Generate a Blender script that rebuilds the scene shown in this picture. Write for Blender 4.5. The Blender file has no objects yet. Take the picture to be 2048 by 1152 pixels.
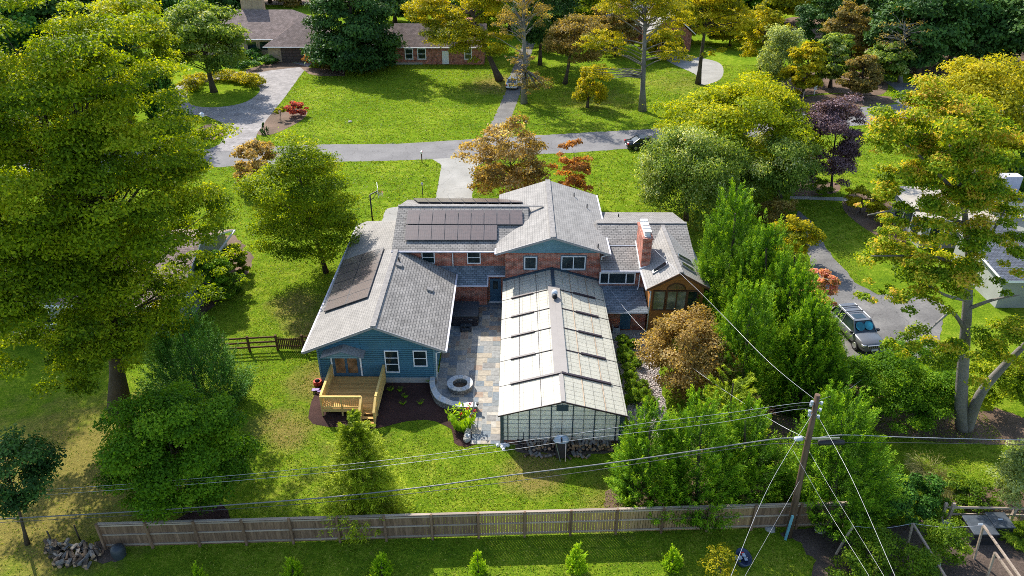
import bpy, math, random
import numpy as np
from mathutils import Vector, Matrix
random.seed(7); RNG = np.random.default_rng(11)
R = math.radians
scene = bpy.context.scene
# ------------------------------------------------------------------ camera
F = 1500.0; CH = 31.0; PITCH = R(30); YAW = R(.33)
cd = bpy.data.cameras.new('camera'); cam = bpy.data.objects.new('camera', cd)
scene.collection.objects.link(cam); scene.camera = cam
cd.sensor_width = 36; cd.lens = 36 * F / 2048; cd.clip_end = 2000; cd.clip_start = .5
cam.location = (0, 0, CH); cam.rotation_euler = (R(60), 0, YAW)
# ------------------------------------------------------------------ light
SUN_EL = R(40.5); AZ = math.atan2(-.53, .85)
world = bpy.data.worlds.new('World'); scene.world = world; world.use_nodes = True
wn = world.node_tree; bg = wn.nodes['Background']
sky = wn.nodes.new('ShaderNodeTexSky'); sky.sky_type = 'NISHITA'; sky.sun_disc = False
sky.sun_elevation = SUN_EL; sky.sun_rotation = AZ; sky.air_density = 1.0; sky.dust_density = 1.0
wn.links.new(sky.outputs[0], bg.inputs[0]); bg.inputs[1].default_value = .15
sl = bpy.data.lights.new('sun', 'SUN'); sl.energy = 4.0; sl.angle = R(.6); sl.color = (1, .945, .86)
sun = bpy.data.objects.new('sun', sl); scene.collection.objects.link(sun)
sdir = Vector((math.sin(AZ) * math.cos(SUN_EL), math.cos(AZ) * math.cos(SUN_EL), math.sin(SUN_EL)))
sun.rotation_euler = sdir.to_track_quat('Z', 'Y').to_euler(); sun.location = sdir * 200
scene.view_settings.view_transform = 'Standard'; scene.view_settings.look = 'None'
scene.view_settings.exposure = 1.1; scene.view_settings.gamma = 1
scene.render.resolution_x = 1024; scene.render.resolution_y = 576
scene.cycles.max_bounces = 6; scene.cycles.transparent_max_bounces = 8; scene.cycles.use_denoising = False; scene.cycles.filter_width = .9
# ------------------------------------------------------------------ pixel helpers (photo pixels -> points on real planes)
def ray(px, py):
    u = (px - 1024) / F; v = (576 - py) / F
    x = u; y = math.cos(PITCH) + v * math.sin(PITCH); z = -math.sin(PITCH) + v * math.cos(PITCH)
    c, s = math.cos(YAW), math.sin(YAW)
    return (x * c - y * s, x * s + y * c, z)
def g(px, py, z=0.):
    r = ray(px, py); t = (z - CH) / r[2]; return (r[0] * t, r[1] * t, z)
def gy(px, py, Y):
    r = ray(px, py); t = Y / r[1]; return (r[0] * t, Y, CH + r[2] * t)
# ------------------------------------------------------------------ object helpers
COL = scene.collection; ORG = {}
def tag(o, label=None, cat=None, group=None, kind=None):
    if label: o['label'] = label
    if cat: o['category'] = cat
    if group: o['group'] = group
    if kind: o['kind'] = kind
    return o
def thing(name, label, cat, loc=(0, 0, 0), group=None):
    o = bpy.data.objects.new(name, None); COL.objects.link(o); o.location = loc; o.empty_display_size = .3
    ORG[o] = Vector(loc); return tag(o, label, cat, group)
def finish(me, name, mats, parent, origin):
    for m in (mats if isinstance(mats, (list, tuple)) else [mats]): me.materials.append(m)
    o = bpy.data.objects.new(name, me); COL.objects.link(o)
    if parent is not None: o.parent = parent; ORG[o] = ORG[parent]
    else: o.location = origin; ORG[o] = Vector(origin)
    return o
class MB:
    def __init__(s): s.v = []; s.f = []; s.m = []; s.sm = []
    def poly(s, pts, m=0, sm=False):
        b = len(s.v); s.v += [tuple(p) for p in pts]; s.f.append(tuple(range(b, b + len(pts)))); s.m.append(m); s.sm.append(sm); return s
    def hexa(s, p, m=0, mt=None):
        # p: 8 pts bottom 0-3 ccw, top 4-7
        b = len(s.v); s.v += [tuple(q) for q in p]
        for k, f in enumerate(((3, 2, 1, 0), (4, 5, 6, 7), (0, 1, 5, 4), (1, 2, 6, 5), (2, 3, 7, 6), (3, 0, 4, 7))):
            s.f.append(tuple(b + i for i in f)); s.m.append(mt if (mt is not None and k == 1) else m); s.sm.append(False)
        return s
    def box(s, x0, x1, y0, y1, z0, z1, m=0):
        if x1 < x0: x0, x1 = x1, x0
        if y1 < y0: y0, y1 = y1, y0
        return s.hexa([(x0, y0, z0), (x1, y0, z0), (x1, y1, z0), (x0, y1, z0), (x0, y0, z1), (x1, y0, z1), (x1, y1, z1), (x0, y1, z1)], m)
    def bar(s, a, b, w, h=None, m=0, up=(0, 0, 1)):
        h = h or w; a = Vector(a); b = Vector(b); d = (b - a).normalized(); u = Vector(up)
        if abs(d.dot(u)) > .98: u = Vector((0, 1, 0))
        x = d.cross(u).normalized() * w / 2; y = x.cross(d).normalized() * h / 2
        return s.hexa([a - x - y, a + x - y, b + x - y, b - x - y, a - x + y, a + x + y, b + x + y, b - x + y], m)
    def slab(s, p, t, m=0, mt=None):
        # p four top corners ccw from above, thickness t downwards
        q = [Vector(a) - Vector((0, 0, t)) for a in p]
        return s.hexa(q + [Vector(a) for a in p], m, mt)
    def ext(s, pts, z0, z1, m=0, mt=None):
        n = len(pts); b = len(s.v)
        s.v += [(p[0], p[1], z0) for p in pts] + [(p[0], p[1], z1) for p in pts]
        s.f.append(tuple(b + n + i for i in range(n))); s.m.append(m if mt is None else mt); s.sm.append(False)
        s.f.append(tuple(b + i for i in reversed(range(n)))); s.m.append(m); s.sm.append(False)
        for i in range(n):
            j = (i + 1) % n; s.f.append((b + i, b + j, b + n + j, b + n + i)); s.m.append(m); s.sm.append(False)
        return s
    def exy(s, pts, y0, y1, m=0):
        # polygon in XZ (ccw seen from -Y) extruded along Y
        n = len(pts); b = len(s.v)
        s.v += [(p[0], y0, p[1]) for p in pts] + [(p[0], y1, p[1]) for p in pts]
        s.f.append(tuple(b + i for i in range(n))); s.f.append(tuple(b + n + i for i in reversed(range(n))))
        s.m += [m, m]; s.sm += [False, False]
        for i in range(n):
            j = (i + 1) % n; s.f.append((b + j, b + i, b + n + i, b + n + j)); s.m.append(m); s.sm.append(False)
        return s
    def tube(s, path, rad, n=6, m=0, cap=True):
        path = [Vector(p) for p in path]; k = len(path)
        if not hasattr(rad, '__len__'): rad = [rad] * k
        b = len(s.v); ref = Vector((.13, .99, .05))
        for i, p in enumerate(path):
            d = (path[min(i + 1, k - 1)] - path[max(i - 1, 0)]).normalized()
            if abs(d.dot(ref)) > .97: ref = Vector((1, .1, 0))
            x = d.cross(ref).normalized(); y = d.cross(x).normalized()
            for j in range(n):
                a = 2 * math.pi * j / n; s.v.append(tuple(p + (x * math.cos(a) + y * math.sin(a)) * rad[i]))
        for i in range(k - 1):
            for j in range(n):
                j2 = (j + 1) % n
                s.f.append((b + i * n + j, b + i * n + j2, b + (i + 1) * n + j2, b + (i + 1) * n + j)); s.m.append(m); s.sm.append(True)
        if cap:
            s.f.append(tuple(b + j for j in reversed(range(n)))); s.f.append(tuple(b + (k - 1) * n + j for j in range(n))); s.m += [m, m]; s.sm += [False, False]
        return s
    def lathe(s, c, prof, n=20, m=0, sm=True):
        b = len(s.v)
        for (r, z) in prof:
            for j in range(n):
                a = 2 * math.pi * j / n; s.v.append((c[0] + r * math.cos(a), c[1] + r * math.sin(a), c[2] + z))
        for i in range(len(prof) - 1):
            for j in range(n):
                j2 = (j + 1) % n
                s.f.append((b + i * n + j, b + i * n + j2, b + (i + 1) * n + j2, b + (i + 1) * n + j)); s.m.append(m); s.sm.append(sm)
        return s
    def build(s, name, mats, parent=None, origin=None, bevel=0):
        if origin is None and parent is None:
            a = np.array(s.v); origin = ((a[:, 0].min() + a[:, 0].max()) / 2, (a[:, 1].min() + a[:, 1].max()) / 2, a[:, 2].min())
        O = ORG[parent] if parent is not None else Vector(origin)
        me = bpy.data.meshes.new(name)
        me.from_pydata([(v[0] - O.x, v[1] - O.y, v[2] - O.z) for v in s.v], [], s.f)
        me.polygons.foreach_set('material_index', s.m); me.polygons.foreach_set('use_smooth', s.sm)
        uv = me.uv_layers.new(name='UVMap'); rn = me.attributes.new('rnd', 'FLOAT', 'FACE')
        for p in me.polygons:
            n = p.normal
            if abs(n.z) > .97 or (n.x * n.x + n.y * n.y) < 1e-8: U = Vector((1, 0, 0)); V = Vector((0, 1, 0))
            else: U = Vector((-n.y, n.x, 0)).normalized(); V = n.cross(U)
            for li in p.loop_indices:
                w = Vector(s.v[me.loops[li].vertex_index]); uv.data[li].uv = (w.dot(U), w.dot(V))
            rn.data[p.index].value = random.random()
        o = finish(me, name, mats, parent, origin if origin else (0, 0, 0))
        if bevel:
            md = o.modifiers.new('bevel', 'BEVEL'); md.width = bevel; md.segments = 2; md.limit_method = 'ANGLE'
        return o
def copy_tree(o, parent=None):
    c = o.copy(); COL.objects.link(c)
    if parent is not None: c.parent = parent
    for ch in o.children: copy_tree(ch, c)
    return c
# ------------------------------------------------------------------ materials
def nm(name):
    m = bpy.data.materials.new(name); m.use_nodes = True; nt = m.node_tree
    return m, nt, nt.nodes['Principled BSDF'], nt.nodes.new, nt.links.new
def setv(b, rough=.8, spec=.3, metal=0):
    b.inputs['Roughness'].default_value = rough; b.inputs['Specular IOR Level'].default_value = spec; b.inputs['Metallic'].default_value = metal
def ramp(new, stops, interp='LINEAR'):
    r = new('ShaderNodeValToRGB'); e = r.color_ramp.elements; r.color_ramp.interpolation = interp
    while len(e) < len(stops): e.new(.5)
    for k, (p, c) in enumerate(stops): e[k].position = p; e[k].color = (*c, 1)
    return r
def plain(name, c, rough=.6, spec=.3, metal=0, var=.12, scale=3):
    m, nt, b, new, ln = nm(name); setv(b, rough, spec, metal)
    t = new('ShaderNodeTexCoord'); n = new('ShaderNodeTexNoise'); n.inputs['Scale'].default_value = scale; n.inputs['Detail'].default_value = 6
    ln(t.outputs['Object'], n.inputs['Vector'])
    r = ramp(new, [(.3, tuple(x * (1 - var) for x in c)), (.7, tuple(min(1, x * (1 + var)) for x in c))]); ln(n.outputs[0], r.inputs[0]); ln(r.outputs[0], b.inputs['Base Color'])
    return m
def bricky(name, c1, c2, mort, bw, bh, ms=.01, bump=.3, rough=.85, off=.5, noise=(.25, 1.2), spec=.2, dirt=None):
    m, nt, b, new, ln = nm(name); setv(b, rough, spec)
    uv = new('ShaderNodeUVMap'); uv.uv_map = 'UVMap'
    t = new('ShaderNodeTexBrick'); t.inputs['Scale'].default_value = 1; t.offset = off
    t.inputs['Brick Width'].default_value = bw; t.inputs['Row Height'].default_value = bh; t.inputs['Mortar Size'].default_value = ms
    t.inputs['Color1'].default_value = (*c1, 1); t.inputs['Color2'].default_value = (*c2, 1); t.inputs['Mortar'].default_value = (*mort, 1)
    t.inputs['Mortar Smooth'].default_value = .2; t.inputs['Bias'].default_value = 0
    ln(uv.outputs[0], t.inputs['Vector'])
    n = new('ShaderNodeTexNoise'); n.inputs['Scale'].default_value = noise[1]; n.inputs['Detail'].default_value = 8; ln(uv.outputs[0], n.inputs['Vector'])
    mx = new('ShaderNodeMix'); mx.data_type = 'RGBA'; mx.blend_type = 'MULTIPLY'; mx.inputs[0].default_value = 1
    r = ramp(new, [(.3, (1 - noise[0],) * 3), (.7, (1 + noise[0],) * 3)]); ln(n.outputs[0], r.inputs[0])
    ln(t.outputs['Color'], mx.inputs[6]); ln(r.outputs[0], mx.inputs[7]); ln(mx.outputs[2], b.inputs['Base Color'])
    bp = new('ShaderNodeBump'); bp.inputs['Strength'].default_value = bump; bp.inputs['Distance'].default_value = .02; bp.invert = True
    ln(t.outputs['Fac'], bp.inputs['Height']); ln(bp.outputs[0], b.inputs['Normal'])
    return m
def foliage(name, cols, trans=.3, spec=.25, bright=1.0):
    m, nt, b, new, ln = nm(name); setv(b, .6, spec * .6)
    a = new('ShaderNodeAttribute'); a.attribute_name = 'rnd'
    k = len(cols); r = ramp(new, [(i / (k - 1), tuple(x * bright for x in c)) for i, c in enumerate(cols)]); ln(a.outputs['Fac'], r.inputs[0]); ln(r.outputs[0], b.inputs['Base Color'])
    tr = new('ShaderNodeBsdfTranslucent'); hs = new('ShaderNodeMix'); hs.data_type = 'RGBA'; hs.blend_type = 'MULTIPLY'; hs.inputs[0].default_value = 1
    hs.inputs[7].default_value = (1.6, 1.4, .5, 1); ln(r.outputs[0], hs.inputs[6]); ln(hs.outputs[2], tr.inputs[0])
    mx = new('ShaderNodeMixShader'); mx.inputs[0].default_value = trans; ln(b.outputs[0], mx.inputs[1]); ln(tr.outputs[0], mx.inputs[2])
    ln(mx.outputs[0], nt.nodes['Material Output'].inputs[0]); return m
def grassmat(name, cols, dry=(.26, .20, .06), spots=(), dryamt=.065):
    m, nt, b, new, ln = nm(name); setv(b, 1, 0)
    geo = new('ShaderNodeNewGeometry'); P = geo.outputs['Position']
    def noise(sc, det=5, ro=.6, st=(1, 1, 1)):
        n = new('ShaderNodeTexNoise'); n.inputs['Scale'].default_value = sc; n.inputs['Detail'].default_value = det; n.inputs['Roughness'].default_value = ro
        mp = new('ShaderNodeMapping'); mp.inputs['Scale'].default_value = st; ln(P, mp.inputs[0]); ln(mp.outputs[0], n.inputs['Vector']); return n.outputs[0]
    def math_(op, a, bb, clamp=False):
        n = new('ShaderNodeMath'); n.operation = op; n.use_clamp = clamp
        for i, q in enumerate((a, bb)):
            if isinstance(q, (int, float)): n.inputs[i].default_value = q
            else: ln(q, n.inputs[i])
        return n.outputs[0]
    big = noise(.12, 4); med = noise(1.1, 6, .7); fine = noise(5.5, 6, .8); vf = noise(22, 3, .7)
    v = math_('ADD', math_('MULTIPLY', big, .35), math_('ADD', math_('MULTIPLY', med, .45), math_('ADD', math_('MULTIPLY', fine, .62), math_('MULTIPLY', vf, .40))))
    k = len(cols); r = ramp(new, [(.68 + .42 * i / (k - 1), c) for i, c in enumerate(cols)]); ln(v, r.inputs[0])
    col = r.outputs[0]
    dn = math_('ADD', math_('MULTIPLY', noise(.5, 6, .7), .8), math_('MULTIPLY', fine, .35))
    mask = math_('MULTIPLY', math_('SUBTRACT', dn, .74 - dryamt, True), 7, True)
    for (x, y, rad, s) in spots:
        d = new('ShaderNodeVectorMath'); d.operation = 'DISTANCE'; ln(P, d.inputs[0]); d.inputs[1].default_value = (x, y, 0)
        f = math_('SUBTRACT', 1, math_('DIVIDE', d.outputs['Value'], rad), True)
        f = math_('MULTIPLY', math_('SUBTRACT', math_('ADD', math_('MULTIPLY', f, s), dn), .72, True), 3.2, True); mask = math_('MAXIMUM', mask, f)
    mx = new('ShaderNodeMix'); mx.data_type = 'RGBA'; ln(math_('MULTIPLY', mask, .85), mx.inputs[0]); ln(col, mx.inputs[6])
    dr = ramp(new, [(.3, tuple(x * .7 for x in dry)), (.7, tuple(x * 1.35 for x in dry))]); ln(fine, dr.inputs[0]); ln(dr.outputs[0], mx.inputs[7])
    ln(mx.outputs[2], b.inputs['Base Color'])
    bp = new('ShaderNodeBump'); bp.inputs['Strength'].default_value = .9; bp.inputs['Distance'].default_value = .14
    ln(math_('ADD', fine, math_('MULTIPLY', vf, .5)), bp.inputs['Height']); ln(bp.outputs[0], b.inputs['Normal'])
    return m
def speckle(name, stops, scale, bump=.5, dist=.03, rough=.9, scale2=.4, kind='noise', crack=0):
    m, nt, b, new, ln = nm(name); setv(b, rough, .2)
    geo = new('ShaderNodeNewGeometry'); P = geo.outputs['Position']
    if kind == 'voronoi':
        n = new('ShaderNodeTexVoronoi'); n.inputs['Scale'].default_value = scale; ln(P, n.inputs['Vector'])
        sp = new('ShaderNodeSeparateColor'); ln(n.outputs['Color'], sp.inputs[0]); src = sp.outputs[0]; hgt = n.outputs['Distance']
    else:
        n = new('ShaderNodeTexNoise'); n.inputs['Scale'].default_value = scale; n.inputs['Detail'].default_value = 8; n.inputs['Roughness'].default_value = .75; ln(P, n.inputs['Vector']); src = n.outputs[0]; hgt = n.outputs[0]
    n2 = new('ShaderNodeTexNoise'); n2.inputs['Scale'].default_value = scale2; n2.inputs['Detail'].default_value = 5; ln(P, n2.inputs['Vector'])
    mm = new('ShaderNodeMath'); mm.operation = 'MULTIPLY_ADD'; ln(n2.outputs[0], mm.inputs[0]); mm.inputs[1].default_value = .5
    m3 = new('ShaderNodeMath'); m3.operation = 'MULTIPLY'; ln(src, m3.inputs[0]); m3.inputs[1].default_value = .5; ln(m3.outputs[0], mm.inputs[2])
    r = ramp(new, stops); ln(mm.outputs[0], r.inputs[0]); ln(r.outputs[0], b.inputs['Base Color'])
    if crack:
        v = new('ShaderNodeTexVoronoi'); v.feature = 'DISTANCE_TO_EDGE'; v.inputs['Scale'].default_value = crack; nn = new('ShaderNodeTexNoise'); nn.inputs['Scale'].default_value = 1.2; nn.inputs['Detail'].default_value = 6; ln(P, nn.inputs['Vector'])
        va = new('ShaderNodeVectorMath'); va.operation = 'MULTIPLY_ADD'; ln(nn.outputs['Color'], va.inputs[0]); va.inputs[1].default_value = (1.2, 1.2, 0); ln(P, va.inputs[2]); ln(va.outputs[0], v.inputs['Vector'])
        cr = ramp(new, [(0, (.5, .5, .5)), (.018 * crack, (1, 1, 1))]); ln(v.outputs['Distance'], cr.inputs[0]); mc = new('ShaderNodeMix'); mc.data_type = 'RGBA'; mc.blend_type = 'MULTIPLY'; mc.inputs[0].default_value = 1
        ln(r.outputs[0], mc.inputs[6]); ln(cr.outputs[0], mc.inputs[7]); ln(mc.outputs[2], b.inputs['Base Color'])
    bp = new('ShaderNodeBump'); bp.inputs['Strength'].default_value = bump; bp.inputs['Distance'].default_value = dist; ln(hgt, bp.inputs['Height']); ln(bp.outputs[0], b.inputs['Normal'])
    return m
def rndmat(name, cols, rough=.7, spec=.2, fine=20, fv=.2):
    m, nt, b, new, ln = nm(name); setv(b, rough, spec)
    a = new('ShaderNodeAttribute'); a.attribute_name = 'rnd'; k = len(cols)
    r = ramp(new, [(i / k, c) for i, c in enumerate(cols)], 'CONSTANT'); ln(a.outputs['Fac'], r.inputs[0])
    geo = new('ShaderNodeNewGeometry'); n = new('ShaderNodeTexNoise'); n.inputs['Scale'].default_value = fine; n.inputs['Detail'].default_value = 8; ln(geo.outputs['Position'], n.inputs['Vector'])
    r2 = ramp(new, [(.3, (1 - fv,) * 3), (.7, (1 + fv,) * 3)]); ln(n.outputs[0], r2.inputs[0])
    mx = new('ShaderNodeMix'); mx.data_type = 'RGBA'; mx.blend_type = 'MULTIPLY'; mx.inputs[0].default_value = 1; ln(r.outputs[0], mx.inputs[6]); ln(r2.outputs[0], mx.inputs[7]); ln(mx.outputs[2], b.inputs['Base Color'])
    return m
def glassmat(name, c, rough=.06, spec=.8):
    m, nt, b, new, ln = nm(name); setv(b, rough, spec); b.inputs['Base Color'].default_value = (*c, 1)
    geo = new('ShaderNodeNewGeometry'); n = new('ShaderNodeTexNoise'); n.inputs['Scale'].default_value = 1.5; ln(geo.outputs['Position'], n.inputs['Vector'])
    r = ramp(new, [(.35, tuple(x * .5 for x in c)), (.65, tuple(x * 1.5 for x in c))]); ln(n.outputs[0], r.inputs[0]); ln(r.outputs[0], b.inputs['Base Color']); return m
M = {}
M['grass'] = grassmat('grass', [(.036, .080, .010), (.10, .18, .012), (.185, .28, .014), (.32, .36, .04)], spots=[(-27, 31, 12, .72), (-24, 27, 5, .6), (-10, 33, 5, .35), (5, 30, 6, .3), (-20, 66, 6, .3), (14, 66, 8, .25), (-15, 48, 5, .55), (-13.5, 41, 3.5, .6), (1.2, 32.5, 3, .75), (-17.5, 51, 3.5, .65), (-8, 29.5, 3, .5), (-14.5, 36, 3.5, .6), (-2, 117, 9, .7), (12, 108, 12, .35), (26, 118, 16, .3), (33, 22, 10, .5), (8, 31.5, 2, .4)])
M['asphalt'] = speckle('asphalt', [(.3, (.12, .115, .112)), (.5, (.17, .163, .158)), (.7, (.235, .225, .215))], 5, .3, .01, scale2=.35, crack=.3)
M['drive'] = speckle('concrete_drive', [(.3, (.20, .19, .165)), (.5, (.28, .27, .24)), (.7, (.37, .355, .32))], 6, .2, .01, scale2=.4, crack=.35)
M['asph2'] = speckle('worn_asphalt', [(.3, (.085, .08, .075)), (.5, (.145, .138, .128)), (.7, (.25, .235, .21))], 6, .3, .02, scale2=.5, crack=.5)
M['paver'] = bricky('paver', (.20, .185, .18), (.31, .285, .27), (.12, .11, .10), .42, .22, .012, .3, noise=(.2, .5))
M['mulch'] = speckle('mulch', [(.3, (.014, .007, .006)), (.5, (.045, .021, .017)), (.7, (.10, .05, .04))], 14, 1, .06)
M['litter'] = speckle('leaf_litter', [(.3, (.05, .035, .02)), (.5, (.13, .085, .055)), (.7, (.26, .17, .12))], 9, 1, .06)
M['soil'] = speckle('garden_soil', [(.3, (.03, .022, .018)), (.5, (.09, .065, .05)), (.7, (.19, .14, .11))], 8, 1, .06)
M['gravel'] = speckle('gravel', [(.25, (.13, .11, .10)), (.5, (.26, .22, .20)), (.75, (.48, .42, .39))], 9, 1, .08, kind='voronoi')
M['brick'] = bricky('red_brick', (.42, .115, .065), (.24, .070, .048), (.42, .31, .25), .26, .10, .012, .4, noise=(.5, 2.2))
M['brickd'] = bricky('brown_brick', (.20, .09, .06), (.12, .055, .04), (.22, .16, .13), .23, .078, .008, .4, noise=(.4, 2.2))
M['tanbrick'] = bricky('tan_brick', (.42, .30, .18), (.32, .22, .13), (.4, .33, .25), .23, .078, .008, .3, noise=(.2, 1.5))
M['shingle'] = bricky('grey_shingle', (.275, .255, .23), (.20, .187, .17), (.075, .072, .068), .36, .20, .018, .6, noise=(.2, 1.1))
M['shinglel'] = bricky('light_shingle', (.29, .272, .248), (.25, .235, .215), (.12, .117, .11), .34, .19, .010, .4, noise=(.14, 1.2))
M['shingleb'] = bricky('slate_shingle', (.19, .22, .25), (.11, .135, .155), (.05, .06, .07), .34, .19, .016, .5, noise=(.25, 1.2))
M['shingled'] = bricky('dark_slate_shingle', (.105, .118, .145), (.070, .080, .098), (.03, .034, .04), .36, .22, .02, .5, noise=(.25, 1.2))
M['shinglep'] = bricky('brown_shingle', (.26, .19, .165), (.17, .12, .10), (.08, .06, .05), .34, .19, .012, .4, noise=(.3, 1.2))
M['ridgecap'] = plain('ridge_shingle', (.24, .225, .21), .9, .1, 0, .25, 5)
M['siding'] = bricky('blue_siding', (.050, .145, .205), (.060, .165, .23), (.014, .045, .065), 4.1, .17, .016, .8, .6, noise=(.12, .7), spec=.25)
M['siding2'] = bricky('blue_clapboard', (.12, .23, .27), (.135, .25, .30), (.04, .08, .10), 4.1, .17, .014, .8, .6, noise=(.1, .7), spec=.25)
M['white'] = plain('white_paint', (.72, .72, .72), .5, .3, 0, .06)
M['fascia'] = plain('grey_fascia', (.27, .26, .26), .6, .3, 0, .1)
M['fasblue'] = plain('blue_fascia', (.09, .14, .18), .6, .3, 0, .1)
M['gutter'] = plain('pale_gutter', (.5, .48, .52), .5, .3, 0, .15)
M['glass'] = glassmat('window_glass', (.012, .022, .024))
M['glassw'] = glassmat('warm_window_glass', (.20, .11, .055))
M['glassp'] = glassmat('pale_curtained_glass', (.17, .165, .13), .1, .6); M['glasst'] = glassmat('teal_shade_behind_glass', (.03, .30, .38), .15, .5)
M['doorblue'] = plain('blue_door_paint', (.045, .105, .165), .5, .3, 0, .08)
M['steel'] = plain('metal', (.45, .45, .46), .35, .5, .8, .1)
M['black'] = plain('black_plastic', (.014, .014, .016), .5, .4, 0, .2)
M['rubber'] = plain('black_rubber', (.02, .02, .02), .8, .2)
def solar():
    m, nt, b, new, ln = nm('solar_cells'); setv(b, .28, .55)
    uv = new('ShaderNodeUVMap'); uv.uv_map = 'UVMap'
    t = new('ShaderNodeTexBrick'); t.offset = 0; t.inputs['Scale'].default_value = 1; t.inputs['Brick Width'].default_value = .16; t.inputs['Row Height'].default_value = .16; t.inputs['Mortar Size'].default_value = .006
    t.inputs['Color1'].default_value = (.125, .090, .078, 1); t.inputs['Color2'].default_value = (.095, .074, .066, 1); t.inputs['Mortar'].default_value = (.17, .14, .13, 1)
    ln(uv.outputs[0], t.inputs['Vector']); ln(t.outputs['Color'], b.inputs['Base Color']); return m
M['solar'] = solar()
M['solarf'] = plain('panel_frame', (.06, .06, .07), .4, .5, .4)
def wood(name, c1, c2, pitch=.14, along='x', gap=.02):
    m, nt, b, new, ln = nm(name); setv(b, .8, .15)
    geo = new('ShaderNodeNewGeometry'); mp = new('ShaderNodeMapping'); ln(geo.outputs['Position'], mp.inputs[0])
    s = {'x': (.8, 7, 7), 'y': (7, .8, 7), 'z': (7, 7, .8)}[along]; mp.inputs['Scale'].default_value = s
    n = new('ShaderNodeTexNoise'); n.inputs['Scale'].default_value = 1.3; n.inputs['Detail'].default_value = 8; n.inputs['Roughness'].default_value = .7; ln(mp.outputs[0], n.inputs['Vector'])
    r = ramp(new, [(.3, c1), (.7, c2)]); ln(n.outputs[0], r.inputs[0])
    a = new('ShaderNodeAttribute'); a.attribute_name = 'rnd'; r2 = ramp(new, [(0, (.78,) * 3), (1, (1.2,) * 3)]); ln(a.outputs['Fac'], r2.inputs[0])
    mx = new('ShaderNodeMix'); mx.data_type = 'RGBA'; mx.blend_type = 'MULTIPLY'; mx.inputs[0].default_value = 1; ln(r.outputs[0], mx.inputs[6]); ln(r2.outputs[0], mx.inputs[7]); ln(mx.outputs[2], b.inputs['Base Color'])
    return m
M['deck'] = wood('new_deck_wood', (.46, .25, .075), (.66, .39, .13), along='x')
M['deckz'] = wood('new_rail_wood', (.50, .33, .10), (.70, .49, .18), along='z')
M['fence'] = wood('weathered_fence_wood', (.12, .07, .042), (.27, .175, .11), along='z')
M['fencer'] = wood('grey_rail_wood', (.26, .20, .15), (.42, .34, .27), along='x')
M['cedar'] = wood('cedar_shingle_wood', (.26, .10, .025), (.46, .20, .06), along='x')
M['dkwood'] = wood('dark_brown_wood', (.06, .03, .015), (.14, .07, .035), along='x')
M['pole'] = wood('creosote_pole_wood', (.065, .042, .03), (.17, .11, .075), along='z')
M['bark'] = speckle('bark', [(.3, (.035, .026, .018)), (.5, (.075, .058, .042)), (.7, (.14, .11, .085))], 6, 1, .05)
M['barkg'] = speckle('grey_bark', [(.3, (.09, .082, .07)), (.5, (.17, .155, .135)), (.7, (.28, .26, .235))], 6, 1, .05)
M['stone'] = bricky('field_stone', (.34, .31, .26), (.17, .16, .15), (.08, .075, .07), .32, .11, .014, .8, noise=(.4, 4))
M['cap'] = rndmat('stone_cap', [(.46, .46, .44), (.36, .38, .39), (.50, .46, .40), (.40, .42, .43)], fine=6)
M['flag'] = rndmat('flagstone', [(.16, .175, .18), (.22, .225, .22), (.30, .26, .20), (.13, .155, .175), (.33, .29, .235), (.18, .175, .165), (.26, .19, .14), (.15, .175, .195), (.35, .325, .28), (.22, .22, .21)], .7, .25, 5, .22)
M['mortar'] = plain('mortar_joint', (.36, .34, .30), .9, .1, 0, .2, 2)
M['concrete'] = speckle('concrete', [(.3, (.24, .23, .20)), (.7, (.40, .38, .34))], 12, .3, .01)
FOL = dict(
 maple=[(.030, .062, .002), (.085, .145, .003), (.19, .25, .005), (.34, .33, .02)],
 mapley=[(.05, .085, .002), (.13, .19, .004), (.26, .30, .006), (.42, .36, .02)],
 dark=[(.012, .034, .008), (.024, .062, .012), (.045, .098, .016), (.08, .14, .03)],
 holly=[(.020, .058, .003), (.045, .11, .004), (.085, .165, .006), (.16, .23, .012)],
 ley=[(.012, .042, .004), (.045, .12, .005), (.12, .25, .007), (.32, .46, .02)],
 juni=[(.012, .040, .006), (.024, .072, .008), (.045, .115, .012), (.08, .17, .02)],
 spruce=[(.05, .085, .004), (.11, .165, .006), (.19, .25, .008), (.33, .36, .02)],
 bronze=[(.10, .07, .015), (.24, .17, .04), (.40, .285, .11), (.56, .40, .22)],
 orange=[(.12, .06, .012), (.28, .13, .03), (.42, .20, .06), (.32, .24, .04)],
 red=[(.10, .03, .02), (.26, .05, .04), (.40, .09, .08), (.10, .12, .03)],
 yellow=[(.07, .10, .004), (.19, .21, .006), (.38, .33, .010), (.55, .38, .02)],
 gold=[(.08, .095, .005), (.17, .19, .006), (.30, .28, .010), (.42, .34, .03)],
 fall=[(.035, .075, .004), (.09, .165, .006), (.19, .27, .010), (.40, .33, .03), (.60, .20, .08)],
 weep=[(.030, .065, .008), (.075, .13, .015), (.17, .22, .035), (.46, .46, .26)],
 purple=[(.035, .020, .025), (.065, .038, .045), (.11, .065, .075), (.24, .17, .18)],
 pink=[(.09, .12, .02), (.18, .15, .04), (.48, .20, .14), (.65, .26, .26)],
 brown=[(.07, .07, .012), (.14, .115, .03), (.24, .17, .05), (.18, .19, .03)],
 sage=[(.07, .11, .03), (.14, .19, .05), (.24, .29, .10), (.38, .42, .22)],
 shrub=[(.028, .065, .006), (.065, .13, .008), (.12, .19, .010), (.20, .25, .02)],
 box=[(.035, .08, .005), (.07, .14, .006), (.13, .21, .010), (.21, .27, .02)],
 lime=[(.07, .15, .003), (.13, .25, .005), (.21, .34, .008), (.32, .40, .015)],
)
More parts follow.
